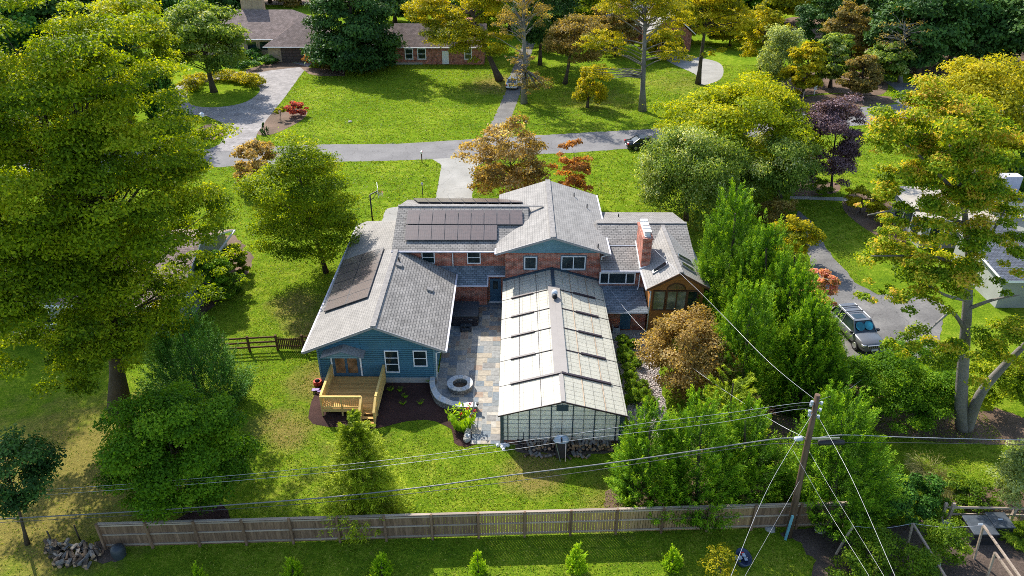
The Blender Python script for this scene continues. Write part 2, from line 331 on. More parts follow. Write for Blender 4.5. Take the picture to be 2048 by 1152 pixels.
for k, v in FOL.items(): M['f_' + k] = foliage('leaves_' + k, [tuple(min(.62, x * (1.0 + .14 * i)) for x in c) for i, c in enumerate(v)], {'ley': .3, 'juni': .2, 'dark': .18, 'spruce': .3, 'purple': .2}.get(k, .46), bright={'ley': .95, 'mapley': 1.05, 'bronze': .92, 'orange': .95, 'juni': 1.3, 'weep': 1.3, 'yellow': .95, 'fall': 1.0, 'maple': 1.08, 'holly': 1.35, 'dark': 1.2, 'gold': 1.1}.get(k, 1.15))
# ------------------------------------------------------------------ foliage meshes
LIMB = (.55, .88)
def unit(a): return a / np.maximum(np.linalg.norm(a, axis=1, keepdims=True), 1e-9)
def leaves(name, C, Nn, size, rnd, mat, parent, asp=.55, T=None, fold=.2):
    N = len(C); O = np.array(ORG[parent]) if parent is not None else np.zeros(3)
    Nn = unit(Nn)
    if T is None: T = RNG.normal(size=(N, 3))
    T = unit(T - (T * Nn).sum(1, keepdims=True) * Nn); B = np.cross(Nn, T)
    s = size[:, None]; V = np.empty((N, 4, 3))
    V[:, 0] = C - T * s; V[:, 1] = C + B * s * asp + Nn * s * fold; V[:, 2] = C + T * s; V[:, 3] = C - B * s * asp + Nn * s * fold
    V -= O
    me = bpy.data.meshes.new(name); me.vertices.add(N * 4); me.vertices.foreach_set('co', V.astype(np.float32).ravel())
    me.loops.add(N * 4); me.loops.foreach_set('vertex_index', np.arange(N * 4, dtype=np.int32))
    me.polygons.add(N); me.polygons.foreach_set('loop_start', np.arange(0, N * 4, 4, dtype=np.int32)); me.polygons.foreach_set('loop_total', np.full(N, 4, dtype=np.int32))
    at = me.attributes.new('rnd', 'FLOAT', 'FACE'); at.data.foreach_set('value', np.clip(rnd, 0, 1).astype(np.float32))
    me.update(); me.validate()
    return finish(me, name, mat, parent, (0, 0, 0))
def lobes_points(lobes, n, shell=.5, lo=-.55):
    # clump centres on the union of ellipsoids (cx,cy,cz,rh,rv)
    w = np.array([l[3] ** 2 for l in lobes]); w = w / w.sum(); out = []; D = []; Rr = []
    L = np.array(lobes)
    while len(out) < n:
        k = RNG.choice(len(lobes), p=w); l = L[k]; d = RNG.normal(size=3); d /= np.linalg.norm(d)
        if d[2] < lo: continue
        f = shell + (1 - shell) * math.sqrt(RNG.random()); f *= 1 + .12 * math.sin(d[0] * 5 + k) * math.cos(d[1] * 4 + l[0]) + .1 * math.sin(d[2] * 7 + l[1])
        p = l[:3] + d * np.array([l[3], l[3], l[4]]) * f
        inside = False
        for j, m in enumerate(L):
            if j != k and (((p - m[:3]) / np.array([m[3], m[3], m[4]])) ** 2).sum() < .3: inside = True; break
        if inside and RNG.random() < .8: continue
        out.append(p); D.append(d); Rr.append(l[3])
    return np.array(out), np.array(D), np.array(Rr)
def trunk_mesh(base, top, r, limbs, mat, parent, name='trunk', flare=1.5):
    mb = MB(); base = Vector(base); top = Vector(top); n = 6; pts = []; rad = []
    for i in range(n + 1):
        t = i / n; p = base.lerp(top, t) + Vector((math.sin(t * 5 + base.x) * r * .6 * t, math.cos(t * 4 + base.y) * r * .6 * t, 0)); pts.append(p); rad.append(r * (1 - .72 * t) * (flare if i == 0 else 1))
    mb.tube(pts, rad, 9); mb.build(name, mat, parent)
    if len(limbs):
        mb = MB()
        for (q, rr) in limbs:
            q = Vector(q); t = max(.25, min(.94, (q.z - base.z) / max(.1, top.z - base.z) * random.uniform(*LIMB) - .02)); i = t * n; a = pts[int(i)].lerp(pts[min(n, int(i) + 1)], i - int(i))
            dv = q - a; m1 = a + dv * .35 + Vector((random.uniform(-.2, .2), random.uniform(-.2, .2), .12)) * dv.length * .35
            m2 = a + dv * .7 + Vector((random.uniform(-.2, .2), random.uniform(-.2, .2), .15)) * dv.length * .25
            mb.tube([a, m1, m2, q], [rr, rr * .7, rr * .42, rr * .15], 5, cap=False)
        mb.build('branches', mat, parent)
def broadleaf(name, label, cat, base, lobes, N, ncl, leaf, col, rtrunk, bark='bark', cl_r=(.2, .3), group=None, shell=.5, lo=-.55, top=None, nlimb=16, flat=.6, droop=0, hang=.0):
    t = thing(name, label, cat, base, group)
    P, D, Rr = lobes_points(lobes, ncl, shell, lo)
    zmax = max(l[2] + l[4] * .55 for l in lobes); cx = sum(l[0] * l[3] for l in lobes) / sum(l[3] for l in lobes); cy = sum(l[1] * l[3] for l in lobes) / sum(l[3] for l in lobes)
    top = top or (cx, cy, zmax)
    idx = RNG.permutation(ncl)[:nlimb]; mr = rtrunk
    if rtrunk > 0: trunk_mesh(base, top, rtrunk, [(P[i], mr * RNG.uniform(.12, .30)) for i in idx], M[bark], t)
    flat = min(1., flat * 1.3); per = max(4, N // ncl); cr = RNG.uniform(cl_r[0], cl_r[1], ncl) * Rr; cw = cr ** 2 / np.mean(cr ** 2); cnt = np.maximum(3, (per * cw).astype(int))
    I = np.repeat(np.arange(ncl), cnt); n = len(I)
    d = unit(RNG.normal(size=(n, 3))); d[:, 2] = np.where(d[:, 2] < -.2, -d[:, 2] * .6, d[:, 2])
    rr = (.35 + .65 * RNG.random(n) ** .5) * cr[I] * (1 + .3 * RNG.normal(size=n) * .5)
    off = d * rr[:, None] * np.array([1.15, 1.15, flat])
    if hang: off[:, 2] -= RNG.random(n) ** 1.5 * hang
    C = P[I] + off
    Nn = d * .55 + D[I] * .35 + np.array([0, 0, .35]) + RNG.normal(size=(n, 3)) * .55
    cr_r = RNG.random(ncl); hgt = (C[:, 2] - C[:, 2].min()) / max(.1, np.ptp(C[:, 2]))
    rnd = .46 * cr_r[I] + .46 * RNG.random(n) + .10 * (hgt - .3)
    T = None
    if hang: T = np.array([0, 0, -1.]) + RNG.normal(size=(n, 3)) * .4
    leaves('crown', C, Nn, leaf * RNG.uniform(.65, 1.3, n), rnd, M['f_' + col], t, T=T)
    return t
def conifer(name, label, cat, base, h, rad, N, col, mode='plume', group=None, leaf=.16, zb=.03, lean=(0, 0), pw=.75, asp=.28, npl=None, ang=38):
    t = thing(name, label, cat, base, group); bx, by, bz = base
    top = (bx + lean[0] * .8, by + lean[1] * .8, h * .80)
    trunk_mesh(base, top, max(.06, h * .018), [], M['bark'], t, flare=1.3)
    npl = npl or int(N / 46); per = max(5, N // npl)
    u = RNG.random(npl); tt = 1 - np.sqrt(1 - u * .995) if mode != 'spruce' else 1 - (1 - u) ** .62
    tt = np.clip(tt, zb, .995)
    env = rad * np.clip((1 - tt) ** pw, .02, 1) * np.clip(.55 + tt * 4, 0, 1)
    ph = RNG.random(npl) * 2 * np.pi; env = env * (1 + .16 * np.sin(ph * 3 + tt * 9) + .1 * RNG.normal(size=npl))
    out = np.stack([np.cos(ph), np.sin(ph), np.zeros(npl)], 1)
    if mode == 'spruce': al = R(8) + tt * R(40); L = env * .85 + .18; f0 = .15
    elif mode == 'pine': al = R(35) + RNG.normal(size=npl) * .2; L = env * .5 + .3; f0 = .45
    else: al = R(ang) + tt * R(76 - ang) + RNG.normal(size=npl) * .15; al = al + R(8); L = np.clip(rad * .6, .45, 1.7) * RNG.uniform(.6, 1.4, npl) * (1 - .4 * tt); f0 = .60
    dr = out * np.cos(al)[:, None] + np.array([0, 0, 1.]) * np.sin(al)[:, None]
    ax = np.array([bx, by, 0.]) + np.outer(tt, np.array([lean[0], lean[1], 0])); p0 = ax + out * (env * f0)[:, None]; p0[:, 2] = bz + tt * h - (np.sin(al) * L * .45)
    I = np.repeat(np.arange(npl), per); n = len(I); s = RNG.random(n) ** .8
    side = unit(np.cross(dr, np.array([0, 0, 1.]))); upv = np.cross(side, dr)
    w = (RNG.random(n) - .5) * 2; lat = w * (1 - s * .85) * L[I] * (.26 if mode != 'spruce' else .32)
    C = p0[I] + dr[I] * (s * L[I])[:, None] + side[I] * lat[:, None] + upv[I] * (RNG.normal(size=n) * .05 * L[I])[:, None]
    if mode == 'spruce': C[:, 2] -= (s ** 2) * L[I] * .12
    elif mode == 'plume': C[:, 2] += (s ** 2.2) * L[I] * .28
    T = dr[I] + side[I] * (w * .9)[:, None] + RNG.normal(size=(n, 3)) * .22
    Nn = upv[I] + RNG.normal(size=(n, 3)) * .45 + out[I] * .3
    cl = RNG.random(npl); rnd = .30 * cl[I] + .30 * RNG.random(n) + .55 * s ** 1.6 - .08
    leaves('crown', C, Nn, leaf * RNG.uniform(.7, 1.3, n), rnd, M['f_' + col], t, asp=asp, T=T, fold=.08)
    return t
exec_parts = True
def hitp(px, py, A, B, C, off=0.):
    A, B, C = Vector(A), Vector(B), Vector(C); n = (B - A).cross(C - A).normalized()
    if n.z < 0: n = -n
    r = Vector(ray(px, py)); o = Vector((0, 0, CH)); t = (A - o).dot(n) / r.dot(n); return o + r * t + n * off
# ================================================================== SETTING
gm = MB(); gm.poly([(-700, -60, 0), (700, -60, 0), (700, 1100, 0), (-700, 1100, 0)]); tag(gm.build('ground', M['grass'], origin=(0, 0, 0)), kind='structure')
def spline(pts, k=6):
    out = []; n = len(pts)
    for i in range(n):
        p0, p1, p2, p3 = [np.array(pts[(i + j) % n], float) for j in (-1, 0, 1, 2)]
        for s in range(k):
            t = s / k; out.append(tuple(.5 * ((2 * p1) + (-p0 + p2) * t + (2 * p0 - 5 * p1 + 4 * p2 - p3) * t * t + (-p0 + 3 * p1 - 3 * p2 + p3) * t ** 3)))
    return out
ZL = [0.004]
SHEETS = []
def sheet(name, px, mat, z=None, smooth=False, kind='structure', wob=0):
    z = z if z is not None else .004
    if smooth: px = spline(px)
    pts = [g(x, y, z) for x, y in px]
    if wob:
        q = []
        for i in range(len(pts)):
            a = np.array(pts[i]); b = np.array(pts[(i + 1) % len(pts)]); k = max(1, int(np.linalg.norm(b - a) / .5))
            for s in range(k):
                p = a + (b - a) * s / k; q.append((p[0] + RNG.normal() * wob, p[1] + RNG.normal() * wob, z))
        pts = q
    if mat != M['grass'] and name not in ('tree_bed', 'leaf_bed'): SHEETS.append(np.array([p[:2] for p in pts]))
    m = MB(); m.poly(pts)
    o = m.build(name, mat)
    if o.data.polygons[0].normal.z < 0: o.data.flip_normals()
    return tag(o, kind=kind)
sheet('street', [(-900, 372), (-300, 330), (200, 306), (390, 299), (640, 289), (800, 287.5), (960, 277), (1120, 268), (1300, 258), (1500, 240), (1660, 220), (1760, 211), (1900, 200), (2300, 176), (2300, 216), (2048, 234), (1860, 242), (1700, 252), (1500, 276), (1300, 294), (1150, 305), (980, 313), (800, 321), (640, 324), (400, 336), (200, 344), (-300, 378), (-900, 430)], M['asphalt'], .008, wob=.05)
sheet('driveway', [(865, 318), (985, 311), (972, 322), (955, 332), (948, 345), (944, 400), (944, 460), (755, 460), (766, 435), (772, 418), (800, 412), (872, 396), (880, 345), (883, 330)], M['drive'], .012, wob=.03)
z1 = lambda x, y: (x / 2.88, y / 2.88)
sheet('paver_driveway', [z1(*p) for p in [(1180, 872), (1265, 830), (1305, 770), (1275, 705), (1190, 668), (1060, 655), (960, 640), (960, 560), (1060, 450), (1240, 418), (1400, 412), (1575, 402), (1625, 360), (1800, 360), (1745, 415), (1640, 560), (1535, 690), (1480, 770), (1462, 870)]], M['paver'], .016)
sheet('lawn_island', [z1(*p) for p in [(1075, 560), (1120, 500), (1250, 458), (1400, 468), (1490, 500), (1480, 545), (1390, 595), (1230, 618), (1110, 605)]], M['grass'], .024, smooth=True)
z2 = lambda x, y: (640 + x / 2.88, y / 2.88)
sheet('side_driveway', [z2(*p) for p in [(928, 800), (1003, 680), (1072, 520), (1100, 420), (1150, 300), (1200, 180), (1260, 180), (1220, 300), (1180, 420), (1152, 540), (1095, 700), (1010, 800)]], M['asph2'], .014, wob=.06)
sheet('upper_driveway', [(1280, 90), (1310, 84), (1345, 100), (1390, 113), (1435, 124), (1447, 140), (1438, 160), (1400, 170), (1392, 150), (1350, 130), (1318, 112)], M['drive'], .012, smooth=True)
sheet('far_court', [(1570, 38), (1640, 36), (1665, 60), (1640, 78), (1590, 72)], M['litter'], .012, smooth=True)
sheet('hill_road', [(1765, 160), (1830, 168), (1850, 205), (1830, 215), (1790, 205), (1800, 185)], M['asph2'], .012)
sheet('neighbor_driveway', [(1596, 420), (1620, 440), (1655, 500), (1712, 566), (1757, 588), (1860, 595), (1896, 615), (1885, 640), (1872, 720), (1700, 735), (1690, 705), (1668, 625), (1648, 570), (1618, 520), (1608, 470), (1590, 440)], M['asph2'], .012, wob=.06)
sheet('front_walk', [(1580, 392), (1700, 395), (1700, 402), (1580, 398)], M['concrete'], .01)
z6 = lambda x, y: (840 + x / 6.4, 720 + y / 6.4)
sheet('mulch_bed', [(640, 762), (650, 745), (880, 745), (900, 800), (945, 812), (952, 812), (952, 889), z6(600, 1115), z6(500, 1100), z6(430, 1060), z6(425, 980), z6(400, 890), z6(340, 850), z6(200, 790), z6(80, 765), (815, 842), (775, 852), (745, 858), (700, 855), (655, 854), (625, 848), (617, 836), (622, 805), (634, 780)], M['mulch'], .010, wob=.02)
sheet('fence_bed', [(355, 1035), (440, 1003), (458, 1018), (466, 1045), (330, 1052)], M['mulch'], .008, wob=.05)
sheet('side_bed', [(395, 640), (430, 610), (470, 580), (495, 545), (508, 520), (503, 510), (470, 470), (440, 470), (380, 560)], M['litter'], .008, wob=.1)
sheet('gravel_bed', [(1222, 664), (1290, 664), (1310, 700), (1335, 830), (1320, 880), (1262, 886), (1252, 810), (1240, 740)], M['gravel'], .008, wob=.08)
sheet('side_patio', [(1205, 645), (1285, 645), (1290, 668), (1250, 678), (1212, 676)], M['concrete'], .012)
sheet('wood_ground', [(1035, 884), (1240, 884), (1245, 905), (1140, 910), (1030, 904)], M['soil'], .008, wob=.08)
sheet('tree_bed', [(1690, 750), (1850, 830), (1990, 820), (2100, 850), (2100, 895), (1960, 885), (1840, 880), (1750, 860), (1560, 1000), (1500, 1010), (1200, 1020), (1260, 900), (1480, 780)], M['litter'], .006, wob=.15)
sheet('leaf_bed', [(1505, 935), (1560, 935), (1590, 960), (1585, 992), (1515, 1000)], M['litter'], .010, smooth=True)
sheet('pole_bed', [(1560, 1065), (1640, 1052), (1730, 1040), (1740, 1085), (1640, 1120), (1600, 1085)], M['soil'], .008, smooth=True, wob=.06)
sheet('garden_bed', [(1620, 1100), (1700, 1060), (1860, 1045), (1960, 1075), (2120, 1060), (2120, 1260), (1650, 1260)], M['soil'], .012, wob=.12)
sheet('dead_leaf_bed', [(1880, 1000), (1960, 975), (2050, 985), (2050, 1040), (1960, 1030)], M['litter'], .008, smooth=True)
sheet('corner_soil', [(190, 1085), (215, 1080), (250, 1108), (215, 1128), (180, 1110)], M['soil'], .008, smooth=True, wob=.08)
sheet('flower_bed', [z1(*p) for p in [(1480, 770), (1530, 690), (1590, 640), (1700, 625), (1770, 640), (1740, 690), (1650, 740), (1560, 775)]], M['litter'], .012, smooth=True)
sheet('corner_bed', [z1(*p) for p in [(1100, 770), (1200, 715), (1290, 730), (1300, 770), (1230, 805), (1120, 800)]], M['litter'], .012, smooth=True)
sheet('house_bed', [(490, 140), (560, 118), (620, 135), (690, 140), (690, 152), (640, 152), (618, 148), (600, 134), (545, 140), (500, 148)], M['litter'], .02)
sheet('walk_bed', [(1690, 395), (1730, 385), (1800, 420), (1810, 500), (1770, 480), (1720, 450), (1688, 420)], M['litter'], .008, smooth=True)
sheet('shrub_bed', [(1585, 365), (1670, 365), (1672, 385), (1590, 392)], M['litter'], .008, smooth=True)
sheet('lower_road_verge', [(1585, 200), (1680, 188), (1800, 196), (1770, 209), (1660, 218), (1590, 226)], M['litter'], .006, smooth=True)
sheet('woodland_shade_floor', [(-300, 10), (2400, 10), (2400, -120), (-300, -120)], M['litter'], .006)  # woodland litter, its dark tone also standing in for tree shade on lawn
sheet('woods_shade_floor', [(1690, 40), (1760, 30), (2400, 30), (2400, 190), (2000, 165), (1860, 160), (1790, 130), (1720, 100), (1660, 60)], M['litter'], .006, smooth=True)  # litter under the woods, partly painted shade laid over grass
sheet('garden_shade_floor', [(1560, 150), (1620, 130), (1700, 140), (1770, 160), (1760, 190), (1660, 186), (1580, 190)], M['litter'], .006, smooth=True)  # partly shadowed grass, darkened here by a litter-coloured sheet
# patio of irregular flagstones
def ashlar(name, x0, x1, y0, y1, c=.3, clip=None):
    nx = int((x1 - x0) / c); ny = int((y1 - y0) / c); occ = np.zeros((nx, ny), bool); m = MB()
    for j in range(ny):
        for i in range(nx):
            if occ[i, j]: continue
            w, h = random.choice([(1, 1), (2, 1), (1, 2), (2, 2), (3, 2), (2, 3), (3, 2), (2, 2)])
            while i + w > nx or occ[i:i + w, j].any(): w -= 1
            h = min(h, ny - j)
            while occ[i:i + w, j:j + h].any(): h -= 1
            occ[i:i + w, j:j + h] = True; e = .011
            if clip and not clip(x0 + (i + w / 2) * c, y0 + (j + h / 2) * c): continue
            a, b, d, f = x0 + i * c + e, x0 + (i + w) * c - e, y0 + j * c + e, y0 + (j + h) * c - e; dz = random.uniform(0, .004)
            m.poly([(a, d, .034 + dz), (b, d, .034 + dz), (b, f, .034 + dz), (a, f, .034 + dz)])
    if clip: m.ext([g(x, y, 0) for x, y in [(866, 745), (955, 745), (955, 808), (915, 806), (893, 800), (873, 788), (866, 770)]][::-1], .0, .026, 1)
    else: m.box(x0, x0 + nx * c, y0, y0 + ny * c, 0, .028, 1)
    return tag(m.build(name, [M['flag'], M['mortar']]), kind='structure')
ashlar('patio', -5.3, -.9, 41.0, 51.8); ashlar('patio_walk', -2.72, -.9, 34.7, 41.01)
ashlar('fire_pit_patio', -5.2, -2.74, 38.0, 41.0, clip=lambda x, y: y > 38.35 + 2.4 * max(0, (-3.3 - x) / 1.9) ** 2.2)
# ================================================================== MAIN HOUSE
house = thing('brick_house', 'red brick house with solar panels and a blue clapboard wing in mid lot', 'house', (0, 51, 0))
def win(par, x0, x1, z0, z1, Y, mull=(), trans=(), fm='white', fw=.07, gl='glass', outer=None, name='window'):
    w = MB().box(x0, x1, Y - .05, Y + .02, z0, z1).build(name, M[gl], par)
    f = MB()
    for a in (x0 - fw, x1): f.box(a, a + fw, Y - .09, Y + .02, z0 - fw, z1 + fw)
    for a in (z0 - fw, z1): f.box(x0, x1, Y - .09, Y + .02, a, a + fw)
    for q in mull: xx = x0 + (x1 - x0) * q; f.box(xx - fw * .5, xx + fw * .5, Y - .085, Y - .045, z0, z1)
    for q in trans: zz = z0 + (z1 - z0) * q; f.box(x0, x1, Y - .082, Y - .045, zz - fw * .32, zz + fw * .32)
    f.build('frame', M[fm], w)
    if outer:
        o = MB(); e = fw + .07
        o.box(x0 - e, x0 - fw, Y - .06, Y + .01, z0 - e, z1 + e); o.box(x1 + fw, x1 + e, Y - .06, Y + .01, z0 - e, z1 + e); o.box(x0 - fw, x1 + fw, Y - .06, Y + .01, z1 + fw, z1 + e); o.box(x0 - fw, x1 + fw, Y - .1, Y + .01, z0 - e, z0 - fw)
        o.build('sill', M[outer], w)
    return w
def slabn(pts, t, mats, name, par):
    m = MB(); n = len(pts); b = 0; m.v = [tuple(p) for p in pts] + [(p[0], p[1], p[2] - t) for p in pts]
    m.f.append(tuple(range(n))); m.m.append(0); m.sm.append(False); m.f.append(tuple(reversed(range(n, 2 * n)))); m.m.append(1); m.sm.append(False)
    for i in range(n): j = (i + 1) % n; m.f.append((j, i, n + i, n + j)); m.m.append(1); m.sm.append(False)
    return m.build(name, mats, par)
SH = [M['shingle'], M['fascia']]; SL = [M['shinglel'], M['fascia']]
# walls
MB().exy([(-13.1, 0), (-5.4, 0), (-5.4, 2.98), (-9.2, 4.56), (-13.1, 2.9)], 40.84, 51.4).build('clapboard_wall', M['siding'], house)
MB().box(-13.15, -5.36, 40.80, 41.4, 0, .42).build('foundation', M['concrete'], house)
for x in (-13.12, -5.42): MB().box(x - .05, x + .07, 40.79, 40.9, .42, 2.95).build('corner_board', M['siding2'], house)
MB().box(-13.1, -9.4, 51.4, 59.6, 0, 2.8).box(-9.3, -.85, 51.7, 60.4, 0, 4.75).build('brick_wall', M['brick'], house)
MB().box(-.8, 6.4, 50.7, 61, 0, 4.85).build('brick_wall', M['brick'], house)
for a_, b_ in ((50.62, 50.9), (60.6, 61)): MB().exy([(-1.0, 4.85), (6.55, 4.85), (2.77, 6.18)], a_, b_).build('gable_siding', M['siding2'], house)
MB().box(-5.38, -2.25, 50.9, 51.69, 0, 2.5).box(-2.1, -.82, 51.55, 51.69, 0, 3.05).build('brick_wall', M['brick'], house)
MB().box(6.41, 13.2, 49.8, 59.4, 0, 4.0).box(6.41, 9.7, 47.4, 49.79, 0, 2.0).build('brick_wall', M['brick'], house)
# roofs
rf = MB().slab([(-1.49, 50.2, 5.0), (2.77, 50.2, 6.4), (2.77, 61.5, 6.4), (-1.49, 61.5, 5.0)], .16, 1, 0).slab([(2.77, 50.2, 6.4), (7.07, 50.2, 5.0), (7.07, 61.5, 5.0), (2.77, 61.5, 6.4)], .16, 1, 0).build('roof', SL, house)
MB().bar((2.77, 50.18, 6.415), (2.77, 61.52, 6.415), .42, .05).build('ridge_cap', M['ridgecap'], rf)
tr = MB()
tr.bar((-1.5, 50.16, 4.93), (2.77, 50.16, 6.33), .06, .17).bar((2.77, 50.165, 6.33), (7.08, 50.165, 4.93), .06, .17); tr.build('rake_board', M['fascia'], rf)
MB().bar((7.13, 50.15, 4.95), (7.13, 61.5, 4.95), .12, .1).build('gutter', M['gutter'], rf); MB().bar((-1.55, 50.15, 4.95), (-1.55, 51.1, 4.95), .12, .1).build('gutter', M['gutter'], rf)
rf2 = MB().slab([(-9.55, 51.2, 4.72), (1, 51.2, 4.72), (1, 56.1, 6.3), (-9.55, 56.1, 6.3)], .14, 1, 0).slab([(-9.55, 56.1, 6.3), (1, 56.1, 6.3), (1, 61, 4.72), (-9.55, 61, 4.72)], .14, 1, 0).build('roof', SH, house)

wg = MB(); wg.poly([(-9.3, 51.7, 4.7), (-9.3, 60.4, 4.7), (-9.3, 56.1, 6.15)]).poly([(-9.31, 51.7, 4.7), (-9.31, 56.1, 6.15), (-9.31, 60.4, 4.7)]); wg.build('gable_siding', M['siding2'], house)
MB().bar((-9.56, 56.1, 6.31), (2.2, 56.1, 6.31), .3, .05).build('ridge_cap', M['ridgecap'], rf2)
MB().bar((-9.55, 51.14, 4.66), (-1.45, 51.14, 4.66), .12, .11).build('gutter', M['gutter'], rf2)
W0, W1, W2 = (-13.95, 40.5, 2.74), (-9.2, 40.5, 4.74), (-9.2, 56.3, 4.74)
rf3 = slabn([(-13.95, 40.5, 2.74), (-9.2, 40.5, 4.74), (-9.2, 56.3, 4.74), (-13.05, 60.0, 3.12), (-13.95, 60.0, 2.74)], .15, SL, 'roof', house)
slabn([(-9.2, 56.3, 4.73), (-9.2, 60.2, 3.1), (-13.05, 60.0, 3.11)], .15, SL, 'roof', house)
E0, E1, E2 = (-9.2, 40.5, 4.74), (-4.62, 40.5, 2.84), (-4.62, 50.9, 2.84)
rf4 = slabn([E0, E1, E2, (-9.2, 51.65, 4.74)], .15, SH, 'roof', house)
MB().bar((-9.2, 40.48, 4.755), (-9.2, 51.7, 4.755), .36, .05).build('ridge_cap', M['ridgecap'], rf4)
MB().bar((-13.97, 40.46, 2.66), (-9.2, 40.46, 4.66), .06, .17).bar((-9.2, 40.465, 4.66), (-4.6, 40.465, 2.76), .06, .17).build('rake_board', M['fascia'], rf4)
MB().bar((-4.55, 40.45, 2.78), (-4.55, 50.9, 2.78), .12, .11).build('gutter', M['gutter'], rf4)
MB().bar((-14.02, 40.45, 2.68), (-14.02, 60, 2.68), .12, .11).build('gutter', M['gutter'], rf3)
MB().tube([(-4.7, 40.6, 2.75), (-5.25, 40.75, 2.5), (-5.3, 40.76, .1)], .05, 6).build('downspout', M['white'], house)
MB().tube([gy(905, 506, 51.62), gy(906, 533, 51.62)], .05, 6).build('downspout', M['white'], house)
MB().tube([(7.0, 50.3, 4.85), (6.55, 50.55, 4.6), (6.5, 50.6, 3.6)], .045, 6).build('downspout', M['white'], house)
# low roof over the back door
lr = slabn([(-5.35, 50.2, 2.25), (-2.2, 50.2, 2.25), (-2.2, 50.98, 2.72), (-.82, 50.98, 2.72), (-.82, 51.72, 3.16), (-8.2, 51.72, 3.16)], .08, [M['shingleb'], M['gutter']], 'roof', house)
MB().box(-5.0, -2.14, 50.1, 50.2, 2.15, 2.24).box(-2.2, -2.12, 50.2, 50.98, 2.2, 2.66).box(-2.12, -.82, 50.88, 50.97, 2.62, 2.71).build('gutter', M['gutter'], lr)
bk = MB().box(-2.04, -1.18, 51.47, 51.56, .06, 2.12).build('door', M['doorblue'], house)
MB().box(-1.8, -1.42, 51.44, 51.475, 1.2, 1.9).build('pane', M['glass'], bk); MB().box(-2.12, -1.1, 51.3, 51.56, .03, .07).build('sill', M['white'], bk)
win(house, *[gy(843, 503, 51.7)[0] + .07, gy(869, 503, 51.7)[0] - .07], 3.45, 4.38, 51.7, trans=(.5,))
win(house, *[gy(934, 503, 51.7)[0] + .07, gy(961, 503, 51.7)[0] - .07], 3.45, 4.38, 51.7, trans=(.5,))
win(house, .72, 1.52, 3.5, 4.45, 50.7, outer='fasblue'); win(house, 3.55, 5.25, 3.5, 4.5, 50.7, mull=(.5,), outer='fasblue')
# addition windows and patio door
win(house, *[gy(772, 720, 40.84)[0], gy(796, 720, 40.84)[0]], .95, 2.58, 40.84, trans=(.37, .68), fw=.07)
win(house, *[gy(829, 720, 40.84)[0], gy(852.5, 720, 40.84)[0]], 1.45, 2.6, 40.84, trans=(.5,), fw=.07)
dx0, dx1 = gy(667, 730, 40.84)[0], gy(720, 730, 40.84)[0]
pd = MB().box(dx0, dx1, 40.78, 40.86, .62, 2.6).build('patio_door', M['doorblue'], house)
mdx = (dx0 + dx1) / 2
MB().box(dx0 + .16, mdx - .09, 40.75, 40.79, .85, 2.5).build('pane', M['glassw'], pd); MB().box(mdx + .09, dx1 - .16, 40.75, 40.79, .85, 2.5).build('pane', M['glassw'], pd)
for a_ in (dx0 - .13, dx1 + .03): MB().box(a_, a_ + .1, 40.76, 40.86, .6, 2.62).build('frame', M['white'], pd)
# door canopy
cx0, cx1, cy0 = dx0 - .55, dx1 + .5, 39.95; cm = (cx0 + cx1) / 2
cn = MB().slab([(cx0, cy0, 2.62), (cm, cy0, 3.12), (cm, 40.83, 3.12), (cx0, 40.83, 2.62)], .07, 1, 0).slab([(cm, cy0, 3.12), (cx1, cy0, 2.62), (cx1, 40.83, 2.62), (cm, 40.83, 3.12)], .07, 1, 0).build('door_canopy', [M['shinglel'], M['fasblue']], house)
MB().exy([(cx0 + .15, 2.56), (cx1 - .15, 2.56), (cm, 3.04)], cy0 + .06, cy0 + .12).build('gable_siding', M['siding2'], cn)
for x in (cx0 + .3, cx1 - .3): MB().bar((x, 40.8, 2.2), (x, cy0 + .25, 2.56), .07).build('bracket', M['white'], cn)
# right wing
rf5 = MB().slab([(6.42, 49.4, 4.02), (9.6, 49.4, 4.02), (9.6, 54.7, 5.47), (6.42, 54.7, 5.47)], .14, 1, 0).slab([(9.61, 50.6, 4.35), (13.65, 50.6, 4.35), (13.65, 54.7, 5.47), (9.61, 54.7, 5.47)], .14, 1, 0).slab([(6.42, 54.7, 5.47), (13.65, 54.7, 5.47), (13.65, 60, 4.02), (6.42, 60, 4.02)], .14, 1, 0).build('roof', SH, house)
MB().bar((6.5, 54.7, 5.49), (13.67, 54.7, 5.49), .3, .05).build('ridge_cap', M['ridgecap'], rf5)
MB().bar((6.9, 52.05, 4.76), (9.35, 52.05, 4.76), .07, .05).build('snow_guard', M['steel'], rf5)
MB().bar((6.4, 49.34, 3.96), (9.55, 49.34, 3.96), .12, .11).build('gutter', M['gutter'], rf5)
MB().tube([(9.5, 49.3, 3.9), (9.36, 49.5, 3.6), (9.36, 49.55, 2.55), (9.2, 49.2, 2.5)], .05, 6).build('downspout', M['white'], house)
win(house, gy(1201, 556, 49.8)[0], gy(1268, 556, 49.8)[0], gy(1230, 566, 49.8)[2] + .04, gy(1230, 546, 49.8)[2], 49.8, mull=(.24, .76), fw=.09)
lr2 = MB().slab([(6.42, 46.7, 1.98), (9.72, 46.7, 1.98), (9.72, 49.78, 2.5), (6.42, 49.78, 2.5)], .1, 1, 0).build('roof', [M['shingleb'], M['gutter']], house)
bd = MB().box(gy(1240, 640, 47.4)[0], gy(1261, 640, 47.4)[0], 47.33, 47.42, .12, 1.6).build('door', M['doorblue'], house)
